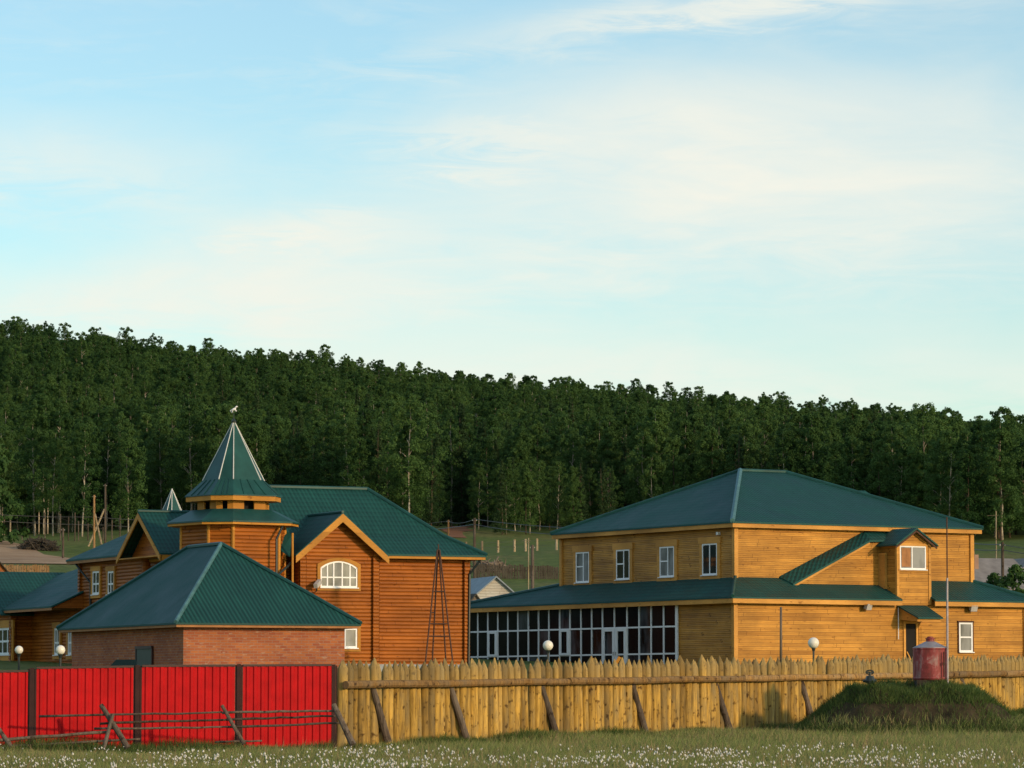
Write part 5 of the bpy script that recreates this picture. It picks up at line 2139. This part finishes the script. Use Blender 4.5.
utility_pole('reddish wooden pole with a slanted brace at the forest edge', 94.2, 495, 543, 470, 0.15, 'tanplank', ((95, 514), (101.5, 542)))
utility_pole('taller grey pole with a brace leaning left at the forest edge', 105.3, 484, 542, 474, 0.15, 'grey_log', ((104.5, 509), (88.5, 544)))
utility_pole('short grey pole beside the dirt track above the left roofs', 63, 528, 560, 400, 0.13, 'grey_log')
B1 = utility_pole('short orange-brown pole rising behind the log house roof', 448.3, 520, 552, 470, 0.13, 'tanplank')
B2 = utility_pole('tall grey pole just right of the log house roof', 474.5, 518, 582, 330, 0.13, 'grey_log')
B3 = utility_pole('grey pole with crossarm left of the yellow house', 532.5, 545, 595, 300, 0.14, 'grey_log', None, None)
B4 = utility_pole('grey pole beside the old cottage at right', 1002.5, 542, 592, 246, 0.11, 'grey_log')


def mast(label, px, y0, y1, Y, arms):
    A, B = pt(px, y1, Y), pt(px, y0, Y)
    A.z = min(A.z, hz(A.x, A.y))
    root = thing('antenna_mast', A, label, 'mast')
    mb = MB()
    mb.tube([A, B], 0.045, 6)
    mb.build('pole', MT['post'], root)
    mb = MB()
    for dz, w in arms:
        c = B - UP * dz
        mb.bar(c + Vector((-w * 0.7, 0.2, 0)), c + Vector((w * 0.2, -0.1, 0)), 0.025, 0.03)
    mb.build('aerial', MT['post'], root)


mast('thin aerial mast beside the crossarm pole left of the yellow house', 528.5, 538, 592, 298, ((0.2, 0.7), (0.35, 0.5)))
mast('thin aerial mast above the grey roof of the old cottage', 996, 511, 560, 262, ((0.3, 0.8),))


def wire(pts_, label, sag=0.5, r=0.026):
    out = []
    for p, q in zip(pts_, pts_[1:]):
        for k in range(9):
            t = k / 8
            out.append(p.lerp(q, t) - UP * sag * 4 * t * (1 - t))
    mb = MB()
    mb.tube([p for i, p in enumerate(out) if i == 0 or (p - out[i - 1]).length > 1e-4], r, 4)
    tag(mb.build('power_line', MT['wire'], None, origin=out[0]), label, 'wire', 'overhead wires of the village')


wire([pt(330, 528, 480), pt(448.3, 521, 470), B2 - UP * 0.1, pt(640, 528, 300)], 'upper overhead wire crossing behind the two big houses', 0.3)
wire([pt(330, 532, 480), B2 - UP * 0.55, pt(640, 535, 300)], 'lower overhead wire crossing behind the two big houses', 0.4)
wire([pt(-30, 513, 470), pt(94.2, 517, 470), pt(190, 521, 470)], 'upper overhead wire along the forest edge at left', 0.15)
wire([pt(-30, 519, 470), pt(105.3, 525, 474), pt(190, 528, 474)], 'lower overhead wire along the forest edge at left', 0.15)
wire([pt(930, 533, 260), B4 - UP * 0.15, pt(1090, 548, 240)], 'upper overhead wire at the right edge', 0.25)
wire([pt(930, 540, 260), B4 - UP * 0.5, pt(1090, 552, 240)], 'lower overhead wire at the right edge', 0.25)


# brush heap and rubble on the slope
def heap(name, label, cat, px0, px1, Y, hgt, mats, seed, n, size):
    rnd = random.Random(seed)
    x0, x1 = xr(px0, Y), xr(px1, Y)
    cx, hw = (x0 + x1) / 2, (x1 - x0) / 2
    mb = MB()
    for _ in range(n):
        t = rnd.uniform(-1, 1)
        x = cx + hw * t
        y = Y + rnd.uniform(-2, 2)
        top = hgt * (1 - t * t) ** 0.5
        z = hz(x, y) + rnd.uniform(0, top)
        l = rnd.uniform(*size)
        d = Vector((rnd.uniform(-1, 1), rnd.uniform(-.4, .4), rnd.uniform(-.35, .35))).normalized() * l
        mb.tube([Vector((x, y, z)) - d / 2, Vector((x, y, z)) + d / 2], [rnd.uniform(.05, .11), rnd.uniform(.03, .08)], 6)
    o = mb.build(name, MT[mats], None, origin=(cx, Y, hz(cx, Y)))
    tag(o, label, cat, kind='stuff')


heap('brush_heap', 'heap of dark felled branches on the slope under the birches', 'brush heap', 22, 56, 474, 1.3, 'darkplank', 5, 420, (0.5, 1.6))
heap('timber_heap', 'heap of pale old timber behind the white cottage', 'timber heap', 474, 508, 385, 1.0, 'greywood', 6, 160, (0.6, 1.8))


# ------------------------------------------------------------------ trees
def crown_mesh(name, seed, H, kind):
    """Many small leaf faces gathered in clumps inside an uneven crown."""
    g = np.random.default_rng(seed)
    cs, rad, tone = [], [], []
    if kind == 'birch':
        base, W = H * (g.uniform(0.05, 0.14) if seed % 3 else g.uniform(0.24, 0.32)), H * g.uniform(0.19, 0.25)
        nc = 135
        p0 = g.uniform(0.10, 0.2)
        sp = g.uniform(0.86, 0.96)
        while len(cs) < nc:
            t = g.uniform(0, 1) ** 0.80
            prof = (math.sin(math.pi * min(1, (t * (sp - p0) + p0))) ** 0.70) * (1.0 - 0.38 * t)
            a = g.uniform(0, 2 * math.pi)
            q = math.sqrt(g.uniform(0.02, 1))
            lop = 1 + 0.20 * math.sin(a * 2 + seed) + 0.18 * math.sin(a * 3 + 6 * t)
            cs.append((math.cos(a) * W * prof * q * lop, math.sin(a) * W * prof * q * lop, base + (H - base) * t * 0.97 - 0.5 * q * W * 0.35))
            rad.append(g.uniform(0.45, 1.0) * (1.0 - 0.52 * t))
            tone.append(g.uniform(0, 1))
        per, ls = 76, (0.065, 0.145)
    elif kind == 'bush':
        nc, W = 60, H * 0.42
        while len(cs) < nc:
            t = g.uniform(0, 1)
            prof = math.sin(math.pi * min(1, 0.3 + 0.7 * t)) ** 0.6
            a, q = g.uniform(0, 2 * math.pi), math.sqrt(g.uniform(0.1, 1))
            cs.append((math.cos(a) * W * prof * q, math.sin(a) * W * prof * q, H * (0.04 + 0.92 * t)))
            rad.append(g.uniform(0.5, 0.9) * H / 9)
            tone.append(g.uniform(0, 1))
        per, ls = 52, (0.14 * H / 7, 0.28 * H / 7)
    else:
        base, W = H * 0.08, H * g.uniform(0.11, 0.15)
        for i in range(120):
            t = g.uniform(0, 1) ** 1.15
            a = g.uniform(0, 2 * math.pi)
            L = W * (1 - t) ** 0.85 * g.uniform(0.75, 1.15) + 0.05
            for f in (0.35, 0.9):
                cs.append((math.cos(a) * L * f, math.sin(a) * L * f, base + (H - base) * t - 0.30 * L * f))
                rad.append((0.20 + 0.42 * (1 - t)) * (1.1 - 0.4 * f))
                tone.append(g.uniform(0, 1))
        per, ls = 34, (0.06, 0.14)
    cs, rad, tone = np.array(cs), np.array(rad), np.array(tone)
    nC = len(cs)
    d = g.normal(0, 1, (nC, per, 3))
    d /= np.linalg.norm(d, axis=2, keepdims=True)
    rr = g.uniform(0.25, 1.0, (nC, per, 1)) ** 0.6
    pos = cs[:, None, :] + d * rr * rad[:, None, None] * np.array([1, 1, 0.85])
    pos = pos.reshape(-1, 3)
    n = len(pos)
    axis = pos * np.array([1, 1, 0.0])
    axis /= np.maximum(np.linalg.norm(axis, axis=1, keepdims=True), 0.05)
    nor = 0.45 * d.reshape(-1, 3) + 0.45 * axis + g.normal(0, 0.6, (n, 3)) + np.array([0, 0, 0.3])
    nor /= np.linalg.norm(nor, axis=1, keepdims=True)
    ref = g.normal(0, 1, (n, 3))
    e1 = np.cross(nor, ref)
    e1 /= np.linalg.norm(e1, axis=1, keepdims=True)
    e2 = np.cross(nor, e1)
    s1 = g.uniform(ls[0], ls[1], (n, 1))
    s2 = s1 * g.uniform(0.5, 0.8, (n, 1))
    v = np.stack([pos + e1 * s1, pos + e2 * s2 + nor * s2 * 0.25, pos - e1 * s1, pos - e2 * s2 + nor * s2 * 0.25], 1).reshape(-1, 3)
    f = np.arange(n * 4)
    tint = np.repeat(np.clip(np.repeat(tone, per) * 0.7 + g.uniform(0, 0.3, n), 0, 1), 4)
    return np_mesh(name, v, f, 4, MT['needle'] if kind == 'spruce' else MT['leaf'], tint)


def trunk_mesh(name, seed, H, kind):
    rnd = random.Random(seed)
    mb = MB()
    r = H * (0.0085 if kind == 'birch' else 0.010)
    pts, x, y = [], 0, 0
    n = 8
    for k in range(n):
        pts.append(Vector((x, y, -0.6 + (H * 0.93 + 0.6) * k / (n - 1))))
        x += rnd.uniform(-.16, .16)
        y += rnd.uniform(-.16, .16)
    mb.tube(pts, [r * (1.25 if k == 0 else 1.0) * (1 - 0.88 * k / (n - 1)) for k in range(n)], 7)
    for k in range(10 if kind == 'birch' else 4):
        t = rnd.uniform(0.3, 0.85)
        i = min(n - 2, int(t * (n - 1)))
        p = pts[i].lerp(pts[i + 1], t * (n - 1) - i)
        a = rnd.uniform(0, 6.28)
        l = H * 0.13 * (1.1 - t)
        q = p + Vector((math.cos(a) * l, math.sin(a) * l, l * 0.9))
        mb.tube([p, p.lerp(q, 0.5) + UP * l * 0.12, q], [r * 0.4, r * 0.28, r * 0.1], 5)
    me = bpy.data.meshes.new(name)
    me.from_pydata([tuple(v) for v in mb.v], [], mb.f)
    me.materials.append(MT['birch'] if kind == 'birch' else MT['bark'])
    me.polygons.foreach_set('use_smooth', [True] * len(me.polygons))
    return me


KINDS = []
for k in range(8):
    H = (14.5, 13.0, 15.5, 14.0, 12.5, 15.0, 13.5, 14.2)[k]
    KINDS.append(('birch', H, crown_mesh('crown', 100 + k, H, 'birch'), trunk_mesh('trunk', 200 + k, H, 'birch' if k in (0, 2, 4, 5, 6) else 'aspen')))
for k in range(4):
    H = (14.0, 15.5, 12.5, 13.5)[k]
    KINDS.append(('spruce', H, crown_mesh('crown', 300 + k, H, 'spruce'), trunk_mesh('trunk', 400 + k, H, 'spruce')))

FOREST_GROUP = 'trees of the hillside forest'
LABELS = {'birch': 'leafy green tree among many alike in the forest covering the hillside', 'spruce': 'dark pointed conifer among the leafy trees of the hillside forest'}
protos_placed = {}


def place_tree(k, x, y, s, rz, label=None, cat='tree', group=FOREST_GROUP, name=None, sz=1.0):
    kind, H, cm, tm = KINDS[k]
    o = thing(name or ('birch_tree' if kind == 'birch' else 'conifer_tree'), (x, y, hz(x, y)), label or LABELS[kind], cat, group)
    o.rotation_euler = (0, 0, rz)
    o.scale = (s, s, s * sz)
    for nm, me in (('trunk', tm), ('crown', cm)):
        c = bpy.data.objects.new(nm, me)
        c.parent = o
        col.objects.link(c)
        protos_placed.setdefault((k, nm), c)
    return o


# positions over the whole slope
cand = []
step = 5.0
y = 470.0
rnd = random.Random(77)
while y < 1075:
    st = step * (1.0 + 0.25 * max(0, y - 585) / 500)
    xlim = 0.25 * y
    x = -xlim
    while x < xlim:
        px_ = 512 + x / y * FPX
        xx, yy = x + rnd.uniform(-.48, .48) * st, y + rnd.uniform(-.48, .48) * st
        front = 530 + 10 * math.sin(xx * 0.09) + 8 * math.sin(xx * 0.23 + 2)
        # a bay of meadow in the middle, trees reaching lower at the left
        front += -18 * math.exp(-((px_ - 510) / 60.0) ** 2) + 8 * math.exp(-((px_ - 90) / 90.0) ** 2)
        if 436 < px_ < 480 and front < 590:
            front = 575
        front -= 25 * min(1, max(0, (px_ - 840) / 110.0))
        if yy > front:
            cand.append((xx, yy))
        x += st
    y += st
cand.sort(key=lambda p: p[1])


def patch(x, y):
    return math.sin(x * 0.045 + 1.1) + math.sin(y * 0.035 - x * 0.02) + 0.7 * math.sin(x * 0.11 - y * 0.07)


def pick(x, y):
    conif = (0.15 + 0.12 * patch(x, y)) * (0.0 if y > 800 else 1.0)
    k = rnd.randrange(8) if rnd.random() > conif else 8 + rnd.randrange(4)
    s = rnd.gauss(1.0, 0.13 if y < 900 else 0.11)
    if y > 640:
        s *= 0.86
    if y < 560 and abs(x / y * FPX - 8) < 110:
        s = min(s, 1.0) * 0.72
    if k >= 8 and y > 850:
        s *= 0.88
    return k, max(0.62, min(1.35, s)), rnd.uniform(0, 6.28)


in_view = [p for p in cand if abs(p[0] / p[1]) < 0.138]
near = set(in_view[:285])
rest_pts = []
for p in cand:
    k, s, rz = pick(*p)
    if p in near:
        px_ = 512 + p[0] / p[1] * FPX
        if px_ < 210 and p[1] < 575:
            k = 2 if rz < 3.1 else 5
        place_tree(k, p[0], p[1], s, rz)
    else:
        rest_pts.append((p[0], p[1], k, s, rz))

# the birches that stand out at the forest edge
for px_, ytop, ybase, Y, k, lab in ((35, 397, 506, 522, 0, 'tall slender birch with long white trunk at the far left forest edge'),
                                    (53, 425, 531, 518, 2, 'birch with pale lower trunk left of the drooping birch'),
                                    (82, 418, 537, 514, 0, 'large drooping birch with bright white trunk foot left of the reddish pole'),
                                    (128, 424, 532, 517, 4, 'birch with grey-white trunk just left of the small spire'),
                                    (218, 400, 520, 530, 6, 'broad light green birch behind the main spire'),
                                    (365, 402, 500, 535, 2, 'light green birch with white trunk above the log house ridge')):
    xx = xr(px_, Y)
    gz = hz(xx, Y)
    hh = zrow(ytop, Y) - gz
    place_tree(k, xx, Y, hh / KINDS[k][1] * 0.92, 1.0 + px_, lab, sz=1.08)

# dense bushy tree at the left edge, dark bush by the old cottage
bc = crown_mesh('crown', 501, 9.0, 'bush')
bt = trunk_mesh('trunk', 502, 6.0, 'aspen')


def bush(name, px_, ytop, Y, hgt, label, wide=1.0):
    xx = xr(px_, Y)
    zt = zrow(ytop, Y)
    gz = hz(xx, Y)
    s = (zt - gz) / 9.0
    o = thing(name, (xx, Y, gz), label, 'tree' if name.endswith('tree') else 'bush')
    o.scale = (s * wide, s * wide, s)
    for nm, me in (('trunk', bt), ('crown', bc)):
        c = bpy.data.objects.new(nm, me)
        c.parent = o
        col.objects.link(c)


bush('leafy_tree', -2, 446, 486, 10, 'dense bright green leafy tree at the left edge of the meadow', 0.8)
bush('shrub', 1016, 566, 240, 6, 'dense dark green shrub in front of the mint annex', 0.9)
bush('shrub', 994, 574, 242, 5, 'smaller dark green shrub before the grey cottage roof', 0.9)


def make_forest():
    pts_ = np.array([(x, y, hz(x, y)) for x, y, *_ in rest_pts])
    me = bpy.data.meshes.new('forest')
    me.from_pydata([tuple(p) for p in pts_], [], [])
    for nm, typ, vals in (('kind_index', 'INT', [r[2] for r in rest_pts]), ('size', 'FLOAT', [r[3] for r in rest_pts]), ('turn', 'FLOAT', [r[4] for r in rest_pts])):
        at = me.attributes.new(nm, typ, 'POINT')
        at.data.foreach_set('value', vals)
    o = bpy.data.objects.new('forest', me)
    col.objects.link(o)
    tag(o, 'dense forest of birch and conifer covering the upper hillside', 'forest', kind='stuff')
    ng = bpy.data.node_groups.new('forest_scatter', 'GeometryNodeTree')
    ng.interface.new_socket('Geometry', in_out='INPUT', socket_type='NodeSocketGeometry')
    ng.interface.new_socket('Geometry', in_out='OUTPUT', socket_type='NodeSocketGeometry')
    N, L = ng.nodes.new, ng.links.new
    gi, go = N('NodeGroupInput'), N('NodeGroupOutput')
    allj = N('GeometryNodeJoinGeometry')
    # joined in reverse: a join node lists the last link first
    outs = []
    for k in range(len(KINDS)):
        j = N('GeometryNodeJoinGeometry')
        for nm in ('trunk', 'crown'):
            oi = N('GeometryNodeObjectInfo')
            oi.transform_space = 'ORIGINAL'
            oi.inputs['Object'].default_value = protos_placed[(k, nm)]
            L(oi.outputs['Geometry'], j.inputs[0])
        g2 = N('GeometryNodeGeometryToInstance')
        L(j.outputs[0], g2.inputs[0])
        outs.append(g2.outputs[0])
    for s in reversed(outs):
        L(s, allj.inputs[0])
    ip = N('GeometryNodeInstanceOnPoints')
    L(gi.outputs[0], ip.inputs['Points'])
    L(allj.outputs[0], ip.inputs['Instance'])
    ip.inputs['Pick Instance'].default_value = True

    def attr(nm, typ):
        a = N('GeometryNodeInputNamedAttribute')
        a.data_type = typ
        a.inputs['Name'].default_value = nm
        return a.outputs['Attribute']
    L(attr('kind_index', 'INT'), ip.inputs['Instance Index'])
    cx = N('ShaderNodeCombineXYZ')
    L(attr('turn', 'FLOAT'), cx.inputs['Z'])
    L(cx.outputs[0], ip.inputs['Rotation'])
    sx = N('ShaderNodeCombineXYZ')
    sa = attr('size', 'FLOAT')
    for i in range(3):
        L(sa, sx.inputs[i])
    L(sx.outputs[0], ip.inputs['Scale'])
    L(ip.outputs[0], go.inputs[0])
    md = o.modifiers.new('scatter', 'NODES')
    md.node_group = ng


make_forest()
print('forest trees', len(near), len(rest_pts))


# ------------------------------------------------------------------ meadow grass and cotton grass
def blades(name, x, y, hgt, width, mat, seed, lean=0.35, label='', cat='grass'):
    g = np.random.default_rng(seed)
    n = len(x)
    z = surf(x, y) - 0.03
    a = g.uniform(0, 2 * np.pi, n)
    ux, uy = np.cos(a), np.sin(a)
    lx, ly = g.normal(0.10, lean, n) * hgt, g.normal(0, lean, n) * hgt
    b0 = np.stack([x - ux * width, y - uy * width, z], 1)
    b1 = np.stack([x + ux * width, y + uy * width, z], 1)
    m0 = np.stack([x + lx * .35 - ux * width * .8, y + ly * .35 - uy * width * .8, z + hgt * .55], 1)
    m1 = np.stack([x + lx * .35 + ux * width * .8, y + ly * .35 + uy * width * .8, z + hgt * .55], 1)
    t = np.stack([x + lx, y + ly, z + hgt * g.uniform(.88, 1.0, n)], 1)
    t2 = t + np.stack([ux * width * .2, uy * width * .2, np.zeros(n)], 1)
    v = np.stack([b0, b1, m1, m0, t2, t], 1).reshape(-1, 3)
    k = np.arange(n) * 6
    f = np.stack([k, k + 1, k + 2, k + 3, k + 3, k + 2, k + 4, k + 5], 1).ravel()
    tint = np.repeat(g.uniform(0, 1, n), 6)
    o = bpy.data.objects.new(name, np_mesh(name, v, f, 4, MT[mat], tint))
    col.objects.link(o)
    tag(o, label, cat, kind='stuff')


def nz(x, y):
    return 0.5 + 0.25 * np.sin(x * 0.9 + y * 0.37) + 0.25 * np.sin(x * 0.31 - y * 0.53 + 2) + 0.15 * np.sin(x * 2.3 + y * 1.9)


def fence_y(x):
    t = (x - FL.x) / (FR.x - FL.x)
    return np.where(x < FL.x, 108.9, FL.y + 38 * t - 0.5)


n = 330000
gy = 84 + 58 * rng.uniform(0, 1, n) ** 1.25
gx = rng.uniform(-0.150, 0.150, n) * gy
keep = (gy < fence_y(gx)) & (mound_h(gx, gy) < 0.5)
gx, gy = gx[keep], gy[keep]
gh = (0.16 + 0.20 * nz(gx, gy)) * rng.uniform(0.55, 1.3, len(gx))
blades('grass', gx, gy, gh, rng.uniform(0.006, 0.013, len(gx)), 'grass', 5, 0.32, 'tall olive meadow grass in front of the fences', 'grass')
# thin straw stems standing above the rest
n = 10000
gy = 84 + 50 * rng.uniform(0, 1, n)
gx = rng.uniform(-0.150, 0.150, n) * gy
keep = (gy < fence_y(gx)) & (mound_h(gx, gy) < 0.3) & (nz(gx * 0.8 + 3, gy * 0.7) > 0.45)
gx, gy = gx[keep], gy[keep]
blades('grass', gx, gy, rng.uniform(0.30, 0.62, len(gx)), rng.uniform(0.004, 0.008, len(gx)), 'straw', 15, 0.28, 'thin straw stems standing above the meadow grass', 'grass')
# taller fresh tufts along the foot of the palisade
n = 34000
s = rng.uniform(-9, FLEN + 2, n)
off = rng.uniform(0.15, 1.3, n)
fx, fy = FL.x + FD.x * s + FN.x * off, FL.y + FD.y * s + FN.y * off
left = s < 0
fx = np.where(left, rng.uniform(-15, FL.x, n), fx)
fy = np.where(left, 107.6 + rng.uniform(0, 2.6, n), fy)
fh = np.where(left, 0.12, 0.0) + 0.12 + 0.42 * np.clip(nz(fx * 1.7, fy * 1.3), 0, 1) * rng.uniform(0.3, 1.0, n)
blades('grass', fx, fy, fh, rng.uniform(0.006, 0.012, n), 'mound_grass', 6, 0.25, 'fresh green grass tufts along the foot of the fences', 'grass')
n = 70000
mx, my = rng.uniform(MC.x - 5, MC.x + 5, n), rng.uniform(MC.y - 4.8, MC.y + 4.8, n)
m = mound_h(mx, my)
top = m > 1.02
front = (my < MC.y - 0.4) & (~top) & (m > 0.26)
keep = (m > 0.05) & (~front | (rng.uniform(0, 1, n) < 0.10 + 0.40 * (nz(mx * 1.5, my * 2) > 0.72)))
mx, my = mx[keep], my[keep]
blades('grass', mx, my, rng.uniform(0.10, 0.34, len(mx)), rng.uniform(0.006, 0.012, len(mx)), 'mound_grass', 7, 0.4, 'dark green grass growing over the earth mound', 'grass')


def make_cotton():
    g = np.random.default_rng(9)
    n = 22000
    y = 86 + 24 * g.uniform(0, 1, n)
    x = g.uniform(-0.14, 0.14, n) * y
    c = 0.5 + 0.3 * np.sin(x * 0.8 + 1.0) * np.sin(y * 0.55 + x * 0.15) + 0.25 * np.sin(x * 1.9 - y * 1.1) + 0.18 * np.sin(x * 4.1 + y * 2.7)
    yl = np.interp(x, [-14, -5, 2, 8, 12, 18], [102.5, 103.5, 104, 105.5, 104, 101])
    p = np.clip((c - 0.66) * 3.0, 0, 1) * np.clip((yl - y) / 3.0, 0, 1)
    p *= np.interp(x, [-14, -11.5, -7, 0, 9, 11.5, 14, 18], [0.25, 0.7, 1, 0.9, 1.0, 0.7, 0.25, 0.4])
    keep = g.uniform(0, 1, n) < p
    x, y = x[keep], y[keep]
    n = len(x)
    z = surf(x, y)
    h = g.uniform(0.26, 0.50, n)
    r = g.uniform(0.010, 0.031, n)
    hx, hy = x + g.normal(0.03, 0.05, n), y + g.normal(0, 0.05, n)
    # each head: a drooping ragged octahedron
    dirs = np.array([(1, 0, 0), (0, 1, 0), (-1, 0, 0), (0, -1, 0), (0, 0, 1.6), (0, 0, -2.0)], float)
    jit = g.uniform(0.65, 1.25, (n, 6, 1))
    c = np.stack([hx, hy, z + h], 1)
    v = (c[:, None, :] + dirs[None] * jit * r[:, None, None])
    v[:, 5, 0] += g.normal(0, 0.02, n)
    v = v.reshape(-1, 3)
    f0 = np.array([(0, 1, 4), (1, 2, 4), (2, 3, 4), (3, 0, 4), (1, 0, 5), (2, 1, 5), (3, 2, 5), (0, 3, 5)])
    f = (f0[None] + (np.arange(n) * 6)[:, None, None]).ravel()
    o = bpy.data.objects.new('cotton_grass', np_mesh('cotton_grass', v, f, 3, MT['cotton'], smooth=True))
    col.objects.link(o)
    tag(o, 'white cotton grass heads scattered through the near meadow', 'flowers', kind='stuff')
    print('cotton heads', n)


make_cotton()
